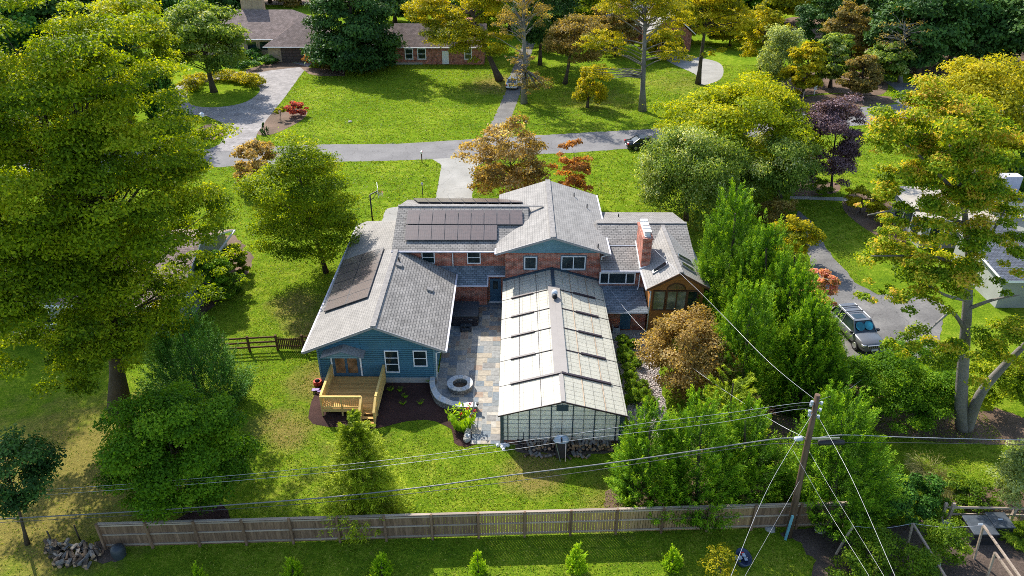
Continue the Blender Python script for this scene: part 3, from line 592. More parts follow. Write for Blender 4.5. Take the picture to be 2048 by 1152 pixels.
# chimney
ch = MB().box(9.38, 10.05, 49.62, 52.4, 0, 6.45).box(9.32, 10.11, 49.56, 52.46, 6.45, 6.6).build('chimney', M['brick'], house)
MB().box(9.5, 9.95, 49.75, 52.3, 6.6, 6.66).build('chimney_crown', M['cap'], ch)
for k in range(4):
    yy = 49.95 + k * .62; c = MB().box(9.53, 9.92, yy, yy + .3, 6.66, 6.9); c.box(9.45, 10.0, yy - .06, yy + .36, 6.95, 7.0); c.build('chimney_cap', M['white'], ch)
MB().bar((9.33, 49.6, 4.12), (9.33, 52.5, 4.92), .06, .16).bar((9.3, 49.58, 4.1), (10.1, 49.58, 4.3), .06, .16).build('flashing', M['white'], ch)
# sunroom
sr = MB().exy([(9.8, 0), (13.6, 0), (13.6, 4.1), (11.7, 5.2), (9.8, 4.1)], 46.9, 50.5).build('cedar_wall', M['cedar'], house)
S0, S1, S2 = (9.42, 46.55, 4.08), (11.7, 46.55, 5.42), (11.7, 54.5, 5.42); T0 = (13.98, 46.55, 4.08)
rf6 = MB().slab([S0, S1, S2, (9.42, 54.5, 4.08)], .13, 1, 0).slab([S1, T0, (13.98, 54.5, 4.08), S2], .13, 1, 0).build('roof', SL, house)
MB().bar((11.7, 46.53, 5.435), (11.7, 54.4, 5.435), .3, .05).build('ridge_cap', M['ridgecap'], rf6)
MB().bar((9.4, 46.5, 4.0), (11.7, 46.5, 5.34), .06, .15).bar((11.7, 46.505, 5.34), (14, 46.505, 4.0), .06, .15).build('rake_board', M['dkwood'], rf6)
MB().bar((9.36, 46.5, 4.02), (9.36, 49.5, 4.02), .11, .1).build('gutter', M['gutter'], rf6)
MB().tube([(9.5, 46.6, 3.95), (9.75, 46.8, 3.7), (9.75, 46.82, .2)], .05, 6).build('downspout', M['white'], house)
def skyl(pts, A, B, C):
    q = [hitp(x, y, A, B, C, .12) for x, y in pts]; m = MB(); lo = [p - Vector((0, 0, .14)) for p in q]; m.hexa(lo + q, 0)
    s = m.build('skylight', M['steel'], house); c = sum(q, Vector()) / 4; q2 = [c + (p - c) * .84 + Vector((0, 0, .01)) for p in q]; MB().poly(q2).build('pane', M['glass'], s)
skyl([(1305, 544), (1334, 524), (1337, 531), (1307, 549)][::-1] and [(1307, 549), (1337, 531), (1334, 524), (1305, 544)], S0, S1, S2)
skyl([(1362, 531), (1388, 547), (1386, 540), (1360, 524)], S1, T0, (13.98, 54.5, 4.08)); skyl([(1355, 514), (1384, 530), (1380, 523), (1353, 508)], S1, T0, (13.98, 54.5, 4.08))
Ys = 46.9; zb, zt = gy(1318, 618, Ys)[2], gy(1318, 582, Ys)[2]
win(house, gy(1307, 600, Ys)[0], gy(1328, 600, Ys)[0], zb, zt, Ys, fm='dkwood', fw=.08, gl='glassp')
win(house, gy(1334, 600, Ys)[0], gy(1370, 600, Ys)[0], zb, zt, Ys, mull=(.5,), fm='dkwood', fw=.08, gl='glassp')
sd = win(house, gy(1375, 600, Ys)[0], gy(1392, 600, Ys)[0], .9, zt, Ys, fm='dkwood', fw=.1, name='sunroom_door')
ax = gy(1352, 578, Ys)[0]; ar = .62; m = MB(); m.exy([(ax + ar * math.cos(a), zt + .16 + ar * .75 * math.sin(a)) for a in np.linspace(0, math.pi, 14)], Ys - .05, Ys + .02)
aw = m.build('arched_window', M['glassw'], house); m = MB(); m.tube([(ax + (ar + .03) * math.cos(a), Ys - .07, zt + .16 + (ar + .03) * .75 * math.sin(a)) for a in np.linspace(0, math.pi, 14)], .04, 4); m.build('frame', M['dkwood'], aw)
st = MB()
for k in range(4): st.box(12.2, 13.6, 46.8 - .32 * (4 - k) - .9, 46.88, .21 * k, .21 * (k + 1) - .003)
st.build('brick_steps', M['brickd'], house)
# roof details
def vent(x, y, z, h=.35, r=.05): MB().tube([(x, y, z - .15), (x, y, z + h)], r, 7).build('vent_pipe', M['black'], house)
for px, py, A in ((1148, 393, 'm'), (1174, 416, 'm'), (1196, 496, 'm')):
    p = hitp(px, py, (2.77, 50.2, 6.4), (7.07, 50.2, 5.0), (7.07, 61.5, 5.0)); vent(p.x, p.y, p.z)
p = hitp(1237, 434, (6.42, 54.7, 5.47), (13.65, 54.7, 5.47), (13.65, 60, 4.02)); vent(p.x, p.y, p.z, .3)
p = hitp(798, 521, E0, E1, E2); vent(p.x, p.y, p.z, .3, .06)
for px, py, rot in ((799, 532, 0), (860, 581, 0)):
    p = hitp(px, py, E0, E1, E2); MB().slab([(p.x - .22, p.y - .2, p.z + .25), (p.x + .22, p.y - .2, p.z + .07), (p.x + .22, p.y + .22, p.z + .07), (p.x - .22, p.y + .22, p.z + .25)], .14).build('roof_vent', M['ridgecap'], house)
# solar panels
def spanel(q, n):
    m = MB(); b = [p - n * .1 for p in q]; m.hexa([p - n * .05 for p in q] + [Vector(p) for p in q], 0); s = m.build('solar_panel', M['solarf'], house)
    c = sum(q, Vector()) / 4; MB().poly([c + (p - c) * .965 + n * .004 for p in q]).build('cell_face', M['solar'], s)
def parray(Q, nu, nv, A, B, C, skip=()):
    P = [hitp(x, y, A, B, C, .16) for x, y in Q]; n = (Vector(B) - Vector(A)).cross(Vector(C) - Vector(A)).normalized(); n = n if n.z > 0 else -n
    for i in range(nu):
        for j in range(nv):
            def at(u, v): return (P[0] * (1 - u) + P[1] * u) * (1 - v) + (P[3] * (1 - u) + P[2] * u) * v
            e = .002; spanel([at(i / nu + e, j / nv + e), at((i + 1) / nu - e, j / nv + e), at((i + 1) / nu - e, (j + 1) / nv - e), at(i / nu + e, (j + 1) / nv - e)], n)
LW = ((-9.55, 51.2, 4.72), (1, 51.2, 4.72), (1, 56.1, 6.3)); LB = ((-9.55, 61, 4.72), (1, 61, 4.72), (1, 56.1, 6.3))
parray([(812, 451), (1046, 452), (1045, 423), (816, 423)], 9, 1, *LW); parray([(810, 483), (994, 483), (995, 453), (812, 453)], 7, 1, *LW)
parray([(836, 407.5), (1046, 408.5), (1040, 400.5), (826, 400)], 9, 1, *LB)
parray([(649, 627), (737, 597), (770, 497), (688, 523)], 2, 6, W0, W1, W2)
# ================================================================== GREENHOUSE
def gridmat():
    m, nt, b, new, ln = nm('translucent_panel'); setv(b, .4, .3)
    uv = new('ShaderNodeUVMap'); uv.uv_map = 'UVMap'; t = new('ShaderNodeTexBrick'); t.offset = 0
    for k, v in (('Scale', 1), ('Brick Width', .425), ('Row Height', .62), ('Mortar Size', .016), ('Mortar Smooth', .1)): t.inputs[k].default_value = v
    t.inputs['Color1'].default_value = (.70, .67, .56, 1); t.inputs['Color2'].default_value = (.66, .635, .53, 1); t.inputs['Mortar'].default_value = (.22, .205, .17, 1)
    ln(uv.outputs[0], t.inputs['Vector']); n = new('ShaderNodeTexNoise'); n.inputs['Scale'].default_value = .9; n.inputs['Detail'].default_value = 5; ln(uv.outputs[0], n.inputs['Vector'])
    r = ramp(new, [(.3, (.88,) * 3), (.7, (1.05,) * 3)]); ln(n.outputs[0], r.inputs[0]); mx = new('ShaderNodeMix'); mx.data_type = 'RGBA'; mx.blend_type = 'MULTIPLY'; mx.inputs[0].default_value = 1
    ln(t.outputs[0], mx.inputs[6]); ln(r.outputs[0], mx.inputs[7]); ln(mx.outputs[2], b.inputs['Base Color']); return m
def translu(m, c, f):
    nt = m.node_tree; tr = nt.nodes.new('ShaderNodeBsdfTranslucent'); tr.inputs[0].default_value = (*c, 1); mx = nt.nodes.new('ShaderNodeMixShader'); mx.inputs[0].default_value = f
    nt.links.new(nt.nodes['Principled BSDF'].outputs[0], mx.inputs[1]); nt.links.new(tr.outputs[0], mx.inputs[2]); nt.links.new(mx.outputs[0], nt.nodes['Material Output'].inputs[0]); return m
M['gpanel'] = translu(gridmat(), (.93, .93, .88), .5); M['nwall'] = plain('muted_siding', (.30, .31, .28), .7, .2, 0, .12, .8); M['gwall'] = plain('cream_panel', (.80, .81, .74), .5, .3, 0, .08, 1.5)
M['gframe'] = plain('bronze_frame', (.035, .022, .026), .5, .4, 0, .1); M['gblue'] = plain('slate_frame', (.03, .055, .075), .5, .4, 0, .1); M['gtan'] = plain('tan_strip', (.36, .27, .18), .6, .3, 0, .2)
gh = thing('greenhouse', 'long white panelled greenhouse with gabled roof and dark glazing bars built against the brick house', 'greenhouse', (2.8, 42.5, 0))
GX0, GX1, GXM = -1.0, 6.6, 2.78; GY0, GY1 = 34.45, 50.6; GE, GR = 2.43, 3.5
gr = MB().slab([(GX0, GY0, GE), (GXM, GY0, GR), (GXM, GY1, GR), (GX0, GY1, GE)], .07).slab([(GXM, GY0, GR), (GX1, GY0, GE), (GX1, GY1, GE), (GXM, GY1, GR)], .07).build('roof', M['gpanel'], gh)
translu(M['gwall'], (.95, .96, .92), .5)
gw = MB().exy([(GX0 + .18, .3), (GX1 - .18, .3), (GX1 - .18, GE - .05), (GXM, GR - .1), (GX0 + .18, GE - .05)], GY0 + .3, GY0 + .32).build('panel_wall', M['gwall'], gh)
for a_ in (GX0 + .18, GX1 - .2): MB().box(a_, a_ + .02, GY0 + .33, GY1 - .02, .3, GE - .03).build('panel_wall', M['gwall'], gh)
MB().box(GX0 + .1, GX1 - .1, GY0 + .26, GY1 - .02, 0, .3).build('base_wall', [M['brickd']], gh); MB().box(GX0 + .3, GX1 - .3, GY0 + .5, GY1 - .1, .3, .32).build('floor', M['concrete'], gh)
fr = MB(); Yw = GY0 + .3
def roofz(x): return GE + (GR - GE) * (1 - abs(x - GXM) / ((GXM - GX0) if x < GXM else (GX1 - GXM)))
k = 0; x = GX0 + .55
while x < GX1 - .2:
    w = .03 if k % 2 == 0 else .010; fr.box(x - w, x + w, Yw - .05 - (w > .02) * .02, Yw - .002, .3, roofz(x) - .09); x += .645; k += 1
z = .6
while z < GR - .2:
    xl = GX0 + .2 if z < GE else GX0 + (GXM - GX0) * (z - GE + .1) / (GR - GE); xr = GX1 - .2 if z < GE else GX1 - (GX1 - GXM) * (z - GE + .1) / (GR - GE)
    fr.box(xl, xr, Yw - .03, Yw - .004, z - .008, z + .008, 1); z += .33
fr.build('glazing_bar', [M['gblue'], plain('grey_muntin', (.16, .19, .19), .6)], gw)
for a_, b_ in ((GX0 + .1, GX0 + .3), (GX1 - .38, GX1 - .12)): MB().box(a_, b_, Yw - .09, Yw + .1, 0, GE - .04).build('corner_post', M['gblue'], gh)
MB().bar((GX0 - .02, GY0 - .02, GE - .03), (GXM, GY0 - .02, GR - .03), .05, .09).bar((GXM, GY0 - .025, GR - .03), (GX1 + .02, GY0 - .025, GE - .03), .05, .09).build('rake_trim', M['gframe'], gh)
MB().bar((GX0, GY1 - .03, GE + .05), (GXM, GY1 - .03, GR + .06), .1, .16).bar((GXM, GY1 - .035, GR + .06), (GX1, GY1 - .035, GE + .05), .1, .16).build('flashing', M['gblue'], gh)
MB().box(2.42, 3.12, Yw - .09, Yw - .03, 2.62, 3.06).build('vent_grille', M['gblue'], gh)
rb = MB()
def rx(s, u): return (GX0 + (GXM - GX0) * u) if s < 0 else (GX1 + (GXM - GX1) * u)
for s in (-1, 1):
    for u in (1 / 3, 2 / 3):
        x = rx(s, u); rb.bar((x, GY0, roofz(x) + .012), (x, GY1, roofz(x) + .012), .05 if s > 0 else .03, .03, 1 if s > 0 else 0)
rowY = [g(1102, y, 3.5)[1] for y in (577, 614, 653, 697, 746)]
for Y in rowY:
    for s in (-1, 1):
        a, b = rx(s, .0), rx(s, 1); rb.bar((a, Y, roofz(a) + .012), (b, Y, roofz(b) + .012), .025, .025, 0)
        a, b = rx(s, .6 if s < 0 else .6), rx(s, .96); rb.bar((a, Y + .003, roofz(a) + .03), (b, Y + .003, roofz(b) + .03), .06, .05, 0)
rb.build('glazing_bar', [M['gframe'], M['gtan']], gr)
for i, Y in enumerate(rowY):
    for s in (-1, 1):
        a, b = rx(s, .18 if s < 0 else .2), rx(s, .6 if s < 0 else .62)
        if i == 4: a, b = rx(s, .18), rx(s, .99)
        MB().bar((a, Y - .02, roofz(a) + .06), (b, Y - .02, roofz(b) + .06), .17, .11).build('roof_louver', M['gframe'], gh)
rc = MB().bar((GXM - .2, rowY[4], GR + .02 - .03), (GXM - .2, rowY[0] + .5, GR - .0), .42, .06).bar((GXM + .22, rowY[4], GR - .01), (GXM + .22, rowY[0] + .5, GR - .01), .42, .06).bar((GXM, GY0, GR + .02), (GXM, rowY[4] - .1, GR + .02), .26, .04).build('ridge_cap', plain('beige_metal', (.27, .245, .22), .5, .3, .2, .05, 2), gh)
MB().bar((GXM, rowY[0] + .3, GR + .03), (GXM, GY1, GR + .03), .26, .06).build('ridge_flashing', M['gblue'], gh)
p = g(1107, 592, 3.6); m = MB(); m.lathe((GXM, p[1], GR), [(.01, 0), (.22, 0), (.22, .42), (.18, .54), (.08, .6), (.01, .62)], 16); m.build('hood_vent', M['white'], gh)
MB().tube([(GXM, p[1] - .2, GR + .3), (GXM, p[1] - .42, GR + .22)], .17, 14).build('vent_mouth', M['black'], gh)
# ================================================================== DECK
dk = thing('deck', 'new pale timber deck with railings and stairs below the patio door of the blue addition', 'deck', (-10.6, 39, 0))
DX0, DX1, DY0, DY1, DZ = -12.3, -8.78, 37.35, 40.74, .58
m = MB(); y = DY0
while y < DY1 - .05: m.box(DX0, DX1, y, min(y + .134, DY1), DZ - .04, DZ); y += .14
m.build('deck_boards', M['deck'], dk)
MB().box(DX0, DX1, DY0 - .04, DY0, DZ - .26, DZ - .04).box(DX0 - .04, DX0, DY0, DY1, DZ - .26, DZ - .04).box(DX1, DX1 + .04, DY0, DY1, DZ - .26, DZ - .04).build('rim_joist', M['deckz'], dk)
RT = DZ + .95; SX = -9.72
def railrun(a, b, name='railing', z0=DZ, z1=RT, zb=None, zc=None, cap=True):
    a = Vector(a); b = Vector(b); d = b - a; L = d.length; m = MB(); zb = z0 if zb is None else zb; zc = z1 if zc is None else zc
    A0, B0, A1, B1 = (a.x, a.y, z0 + .1), (b.x, b.y, zb + .1), (a.x, a.y, z1 - .09), (b.x, b.y, zc - .09)
    m.bar(A0, B0, .04, .09); m.bar(A1, B1, .04, .09); n = int(L / .125)
    for i in range(1, n):
        t = i / n; m.bar((a.x + d.x * t, a.y + d.y * t, (z0 + (zb - z0) * t) + .06), (a.x + d.x * t, a.y + d.y * t, (z1 + (zc - z1) * t) - .06), .036)
    o = m.build(name, M['deckz'], dk)
    if cap: MB().bar((a.x, a.y, z1), (b.x, b.y, zc), .15, .04).build('rail_cap', M['deckz'], o)
railrun((DX0 + .02, DY0, 0), (SX, DY0, 0)); railrun((DX0 + .02, DY0 + .08, 0), (DX0 + .02, DY1, 0)); railrun((DX1 - .02, DY0 + .02, 0), (DX1 - .02, DY1, 0))
for x, y in ((DX0 + .02, DY0), (SX, DY0), (DX1 - .02, DY0), (DX0 + .02, DY1 - .05), (DX1 - .02, DY1 - .05), (-11.0, DY0)):
    MB().box(x - .05, x + .05, y - .052, y + .048, 0, RT - .02).build('post', M['deckz'], dk)
sm_ = MB()
for k in range(3): sm_.box(SX + .06, DX1 - .06, DY0 - .06 - .29 * (k + 1), DY0 - .06 - .29 * k - .01, DZ - .15 * (k + 1) - .04, DZ - .15 * (k + 1))
sm_.build('stair_treads', M['deck'], dk)
for x in (SX + .02, DX1 - .02):
    railrun((x, DY0 - .06, 0), (x, DY0 - .98, 0), 'stair_railing', DZ - .05, RT - .03, .05, RT - .5)
    MB().box(x - .045, x + .045, DY0 - 1.03, DY0 - .94, 0, RT - .52).build('post', M['deckz'], dk); MB().bar((x, DY0 - .04, DZ - .12), (x, DY0 - .98, .05), .04, .22).build('stringer', M['deckz'], dk)
# ================================================================== PATIO THINGS
ht = thing('hot_tub', 'black square hot tub with folded cover beside the low brick wall', 'hot tub', (-3.9, 48.9, 0))
def rrect(x0, x1, y0, y1, r, n=5):
    o = []
    for cx, cy, a0 in ((x1 - r, y0 + r, -90), (x1 - r, y1 - r, 0), (x0 + r, y1 - r, 90), (x0 + r, y0 + r, 180)):
        for k in range(n + 1): a = R(a0 + 90 * k / n); o.append((cx + r * math.cos(a), cy + r * math.sin(a)))
    return o
M['tubshell'] = plain('dark_tub_shell', (.022, .02, .026), .45, .4, 0, .2); M['vinyl'] = plain('charcoal_vinyl', (.035, .043, .05), .5, .35, 0, .15)
HX0, HX1, HY0, HY1 = -4.95, -2.8, 47.75, 49.9
m = MB().ext(rrect(HX0 + .05, HX1 - .05, HY0 + .05, HY1 - .05, .28), .03, .86)
for k in range(4): m.ext(rrect(HX0 + .03, HX1 - .03, HY0 + .03, HY1 - .03, .29), .12 + k * .2, .24 + k * .2)
m.build('shell', M['tubshell'], ht)
MB().ext(rrect(HX0, HX1, HY0, HY0 + 1.06, .2), .87, 1.0).build('cover', M['vinyl'], ht, bevel=.03); MB().ext(rrect(HX0, HX1, HY0 + 1.09, HY1, .2), .87, 1.0).build('cover', M['vinyl'], ht, bevel=.03)
MB().box(-3.55, -3.25, HY0 - .03, HY0 + .02, .62, .68).build('control_badge', M['steel'], ht)
sp = thing('spa_step', 'low black two-tread step in front of the hot tub', 'step', (-3.65, 47.4, 0))
MB().box(-4.15, -3.3, 47.35, 47.7, .3, .36).build('tread', M['vinyl'], sp); MB().box(-4.15, -3.3, 47.0, 47.33, .14, .2).build('tread', M['vinyl'], sp)
MB().box(-4.1, -4.04, 47.02, 47.7, 0, .3).box(-3.41, -3.35, 47.02, 47.7, 0, .3).build('side_panel', M['tubshell'], sp)
fp = thing('fire_pit', 'round stone fire pit with pale cap stones on the flagstone patio', 'fire pit', (*g(920.5, 777, 0)[:2], 0)); c = ORG[fp]
fm = MB(); fm.lathe((c.x, c.y, 0), [(.80, 0), (.80, .42), (.52, .42), (.52, .1), (.001, .1)], 28, sm=False)
fm.build('ring_wall', M['stone'], fp); cp = MB(); N_ = 14
for k in range(N_):
    a0, a1 = 2 * math.pi * (k + .02) / N_, 2 * math.pi * (k + .98) / N_; am = (a0 + a1) / 2
    cp.ext([(c.x + r_ * math.cos(a), c.y + r_ * math.sin(a)) for r_, a in ((.50, a0), (.86, a0), (.875, am), (.86, a1), (.50, a1), (.495, am))], .42, .485)
cp.build('cap_stones', M['cap'], fp)
MB().lathe((c.x, c.y, .1), [(.001, .05), (.49, .03)], 16).build('ash_bed', M['litter'], fp)
out_ = [(860, 753), (860, 772), (871, 795), (891.6, 806), (918, 812.5), (955, 812.5)]; inn_ = [(871, 753), (870, 768), (877.5, 785), (891.6, 796), (910, 803), (955, 805)]
def dens(p): 
    o = []; n = len(p)
    for i in range(n - 1):
        p0, p1, p2, p3 = [np.array(p[max(0, min(n - 1, i + j))], float) for j in (-1, 0, 1, 2)]
        for s in range(4): t = s / 4; o.append(tuple(.5 * ((2 * p1) + (-p0 + p2) * t + (2 * p0 - 5 * p1 + 4 * p2 - p3) * t * t + (-p0 + 3 * p1 - 3 * p2 + p3) * t ** 3)))
    return o + [p[-1]]
O_ = [g(x, y, .5) for x, y in dens(out_)]; I_ = [g(x, y, .5) for x, y in dens(inn_)]
sw = thing('seat_wall', 'curved low stone seat wall with pale caps around the fire pit', 'stone wall', O_[len(O_) // 2][:2] + (0,))
m = MB(); m.ext(O_ + I_[::-1], 0, .44); m.build('stone_face', M['stone'], sw); m = MB()
for i in range(len(O_) - 1):
    a, b, d_, e_ = O_[i], O_[i + 1], I_[i + 1], I_[i]
    m.ext([(a[0] + (b[0] - a[0]) * .02, a[1] - .03), (b[0], b[1] - .03), (d_[0], d_[1] + .03), (e_[0] + (d_[0] - e_[0]) * .02, e_[1] + .03)], .44, .5)
m.build('cap_stones', M['cap'], sw)
w2 = thing('boulder_edging', 'short stack of pale boulders edging the walk beside the red flowers', 'stone edging', (-2.9, 36.2, 0))
for k in range(9):
    m = MB(); r_ = RNG.uniform(.16, .25); cx_, cy_ = -2.92 + RNG.normal() * .04, 34.95 + k * .3
    pr_ = [(r_ * .7, 0), (r_, r_ * .4), (r_ * .9, r_ * .9), (r_ * .5, r_ * 1.2), (.01, r_ * 1.25)]; m.lathe((cx_, cy_, 0), pr_, 7, sm=False)
    m.v = [(v[0] + RNG.normal() * .02, v[1] + RNG.normal() * .02, v[2] + (RNG.normal() * .015 if v[2] > .02 else 0)) for v in m.v]; m.build('boulder', M['cap'] if k % 2 else M['concrete'], w2)
ln_ = thing('patio_lantern', 'small black post light at the end of the curved seat wall', 'lantern', (*g(955, 811, .5)[:2], .5)); c = ORG[ln_]
MB().box(c.x - .03, c.x + .03, c.y - .03, c.y + .03, c.z, c.z + .12).build('post', M['black'], ln_); MB().box(c.x - .08, c.x + .08, c.y - .08, c.y + .08, c.z + .12, c.z + .2).build('lantern_head', M['black'], ln_)
hr = thing('hand_rail', 'thin black metal rail standing along the left edge of the flagstone walk', 'rail', (-2.68, 36.5, 0))
MB().bar((-2.68, 35.2, .55), (-2.68, 38.3, .55), .04).build('top_bar', M['black'], hr)
for y in (35.25, 36.75, 38.25): MB().bar((-2.68, y, .03), (-2.68, y, .53), .035).build('post', M['black'], hr)
for (px, py, s, lab, mt) in ((636, 769, .26, 'orange-red coiled hose against the left corner of the blue addition', 'hosered'),):
    M['hosered'] = plain('orange_red_rubber', (.55, .06, .02), .5, .4); c = g(px, py); t = thing('hose_reel', lab, 'hose', c)
    m = MB()
    for k in range(5):
        for rr_ in (.2, .26): m.tube([(c[0] + rr_ * math.cos(a), c[1] + rr_ * math.sin(a), .05 + k * .06) for a in np.linspace(0, 6.28, 16)], .03, 5, cap=False)
    m.build('hose', M['hosered'], t); MB().lathe((c[0], c[1], 0), [(.12, 0), (.12, .4), (.001, .42)], 10).build('spool', M['rubber'], t)
M['purplepl'] = plain('purple_plastic', (.12, .05, .22), .5, .4, 0, .4, 9)
c = g(633, 783); m = MB()
for k in range(5): a = k * 1.3; m.box(c[0] + .2 * math.cos(a) - .13, c[0] + .2 * math.cos(a) + .13, c[1] + .15 * math.sin(a) - .09, c[1] + .15 * math.sin(a) + .09, .005 + .05 * k, .05 + .05 * k)
tag(m.build('garden_tote', M['purplepl'], bevel=.02), 'small purple and white bundle on the mulch below the deck corner', 'bundle')
# flowers: canna
def bladeplant(name, label, cat, c, n, h, w, col, spread=.5, group=None, lsz=.5, arch=.4, flowers=None):
    t = thing(name, label, cat, (c[0], c[1], 0), group); k = 5
    ph = RNG.random(n) * 6.283; rr = RNG.random(n) ** .5 * spread; bs = np.stack([c[0] + rr * np.cos(ph) * .6, c[1] + rr * np.sin(ph) * .6, np.zeros(n)], 1)
    hh = h * RNG.uniform(.55, 1.1, n); od = np.stack([np.cos(ph), np.sin(ph), np.zeros(n)], 1)
    C = []; T = []; rn = []; S = []
    for j in range(k):
        s = (j + .5) / k; p = bs + od * (arch * hh * s ** 1.8)[:, None]; p[:, 2] = hh * (s - arch * .5 * s * s); d = od * (arch * 1.8 * s ** .8) + np.array([0, 0, 1 - arch * s]); C.append(p); T.append(d); rn.append(np.full(n, .3 + .4 * s) + RNG.normal(size=n) * .15); S.append(np.full(n, h / k * .75))
    C = np.concatenate(C); T = np.concatenate(T); Nn = np.tile(od, (k, 1)) * .6 + np.array([0, -.2, .6]) + RNG.normal(size=C.shape) * .3
    leaves('foliage', C, Nn, np.concatenate(S), np.concatenate(rn), M['f_' + col], t, asp=w, T=T)
    return t
cn_ = bladeplant('canna_lily', 'bright green canna lilies with red blooms beside the flagstone walk', 'flowers', (-3.3, 36.3), 60, 1.45, .34, 'lime', .9, arch=.35)
M['petal'] = plain('red_petal', (.65, .02, .015), .5, .3, 0, .3, 20)
for px, py in ((942, 808), (936, 818), (923, 828), (945, 832), (950, 822)):
    c = gy(px, py, 36.5); m = MB()
    for k in range(5): a = k * 1.26; m.poly([c, (c[0] + .13 * math.cos(a), c[1] + .13 * math.sin(a), c[2] + .06), (c[0] + .16 * math.cos(a + .6), c[1] + .16 * math.sin(a + .6), c[2] - .03)])
    m.build('bloom', M['petal'], cn_)
# ================================================================== FENCES
fY = lambda x: 27.65 + .0435 * x
fn = thing('board_fence', 'long weathered grey board fence with posts and three rails across the back of the lawn', 'fence', (-2, 27.5, 0))
px_ = [-21.1 + 2.4 * k for k in range(17)]
M['fbrown'] = wood('brown_fence_wood', (.24, .14, .07), (.42, .28, .14), along='z')
for k, x in enumerate(px_):
    MB().box(x - .055, x + .055, fY(x) - .16, fY(x) - .05, 0, 1.84).build('post', M['fence'], fn)
    if k == len(px_) - 1: break
    x1 = px_[k + 1]; m = MB(); xx = x; warm = 8 <= k <= 12
    while xx < x1 - .01:
        w = .142; gp = .022 if warm else .006; yy = fY(xx); dz = RNG.uniform(-.012, .012)
        m.hexa([(xx, yy, .05), (xx + w - gp, fY(xx + w), .05), (xx + w - gp, fY(xx + w) + .018, .05), (xx, yy + .018, .05), (xx, yy, 1.74 + dz), (xx + w - gp, fY(xx + w), 1.74 + dz), (xx + w - gp, fY(xx + w) + .018, 1.74 + dz), (xx, yy + .018, 1.74 + dz)]); xx += w
    m.build('board_panel', M['fbrown'] if warm or k == 13 else M['fence'], fn)
    for z in (.22, .95, 1.6): MB().bar((x, fY(x) - .022, z), (x1, fY(x1) - .022, z), .04, .09).build('rail', M['fencer'], fn)
    MB().bar((x, fY(x) - .03, 1.78), (x1, fY(x1) - .03, 1.78), .14, .035).build('cap_rail', M['fencer'], fn)
def railfence(name, label, pts, zs=(.35, .75, 1.15), mat='dkwood', posth=1.3, group=None, pmat=None):
    t = thing(name, label, 'fence', (pts[0][0], pts[0][1], 0), group)
    for p in pts: MB().box(p[0] - .07, p[0] + .07, p[1] - .07, p[1] + .07, 0, posth).build('post', M[pmat or mat], t)
    for a, b in zip(pts, pts[1:]):
        for z in zs: MB().bar((a[0], a[1], z), (b[0], b[1], z), .06, .12).build('rail', M[mat], t)
    return t
gp0, gp1 = g(556, 700), g(607, 700)
railfence('rail_fence', 'dark three-rail fence between the dark conifer and the picket gate', [g(452, 706)[:2], g(500, 703)[:2], gp0[:2]])
railfence('rail_fence', 'short dark rail fence joining the picket gate to the blue addition', [(gp1[0] + .02, gp1[1]), (-13.2, gp1[1])])
gt_ = thing('picket_gate', 'brown wooden picket gate left of the blue addition', 'gate', gp0); m = MB(); x0_, x1_ = gp0[0] + .1, gp1[0] - .1
n_ = 12
for k in range(n_): xx = x0_ + (x1_ - x0_) * (k + .5) / n_; m.box(xx - .045, xx + .045, gp0[1] - .03, gp0[1], .12, 1.15 - .12 * math.sin(math.pi * (k + .5) / n_))
m.build('pickets', M['dkwood'], gt_)
for z in (.35, .9): MB().bar((x0_, gp0[1] + .02, z), (x1_, gp0[1] + .02, z), .04, .09).build('rail', M['dkwood'], gt_)
railfence('rail_fence', 'weathered two-rail fence behind the black compost bins', [g(1880, 1040)[:2], g(1895, 1040)[:2], g(2020, 1042)[:2], g(2110, 1044)[:2]], zs=(.45, .95), mat='fencer', posth=1.25)
railfence('rail_fence', 'old rustic rail fence beside the purple tree across the road', [g(1560, 185)[:2], g(1585, 192)[:2], g(1605, 200)[:2]], zs=(.5, 1.0), mat='fencer')
# ================================================================== UTILITY POLE AND WIRES
up = thing('utility_pole', 'tall brown wooden utility pole leaning over the board fence with insulators near its top', 'utility pole', (14.35, 27.7, 0))
PT = Vector((14.13, 27.95, 9.15)); PB = Vector((14.35, 27.7, 0))
def pp(z): return PB.lerp(PT, z / 9.15)
MB().tube([pp(z) for z in (0, 3, 6, 9.15)], [.19, .17, .15, .125], 12).build('shaft', M['pole'], up)
MB().bar((14.12, 27.45, .0), (14.22, 27.52, 1.7), .12, .08).build('riser_guard', plain('teal_conduit', (.12, .30, .36), .5, .4, 0, .2), up)
M['insul'] = plain('grey_insulator', (.35, .38, .42), .3, .5, 0, .3); M['cable'] = plain('aluminium_cable', (.36, .36, .38), .4, .4, .3); M['cabled2'] = plain('grey_cable', (.16, .16, .165), .45, .4, .2); M['cabled'] = plain('dark_cable', (.055, .055, .06), .5, .4)
for z, dx in ((8.75, -.22), (8.6, -.24), (8.2, -.24), (8.0, -.22), (8.7, .24), (8.3, .24), (7.9, .22)):
    p = pp(z); MB().tube([p, (p.x + dx, p.y - .05, p.z)], .035, 6).tube([(p.x + dx, p.y - .05, p.z - .08), (p.x + dx, p.y - .05, p.z + .08)], .07, 8).build('insulator', M['insul'], up)
p = pp(6.4); MB().tube([(p.x + .5, p.y, p.z - .12), (p.x + .55, p.y, p.z - .12), (p.x + 1.75, p.y + .05, p.z - .12), (p.x + 1.82, p.y + .05, p.z - .12)], [.06, .15, .15, .06], 12).build('splice_case', M['black'], up)
MB().bar((p.x, p.y - .02, p.z + .15), (p.x + 1.5, p.y + .03, p.z + .15), .07, .09).build('support_arm', M['steel'], up)
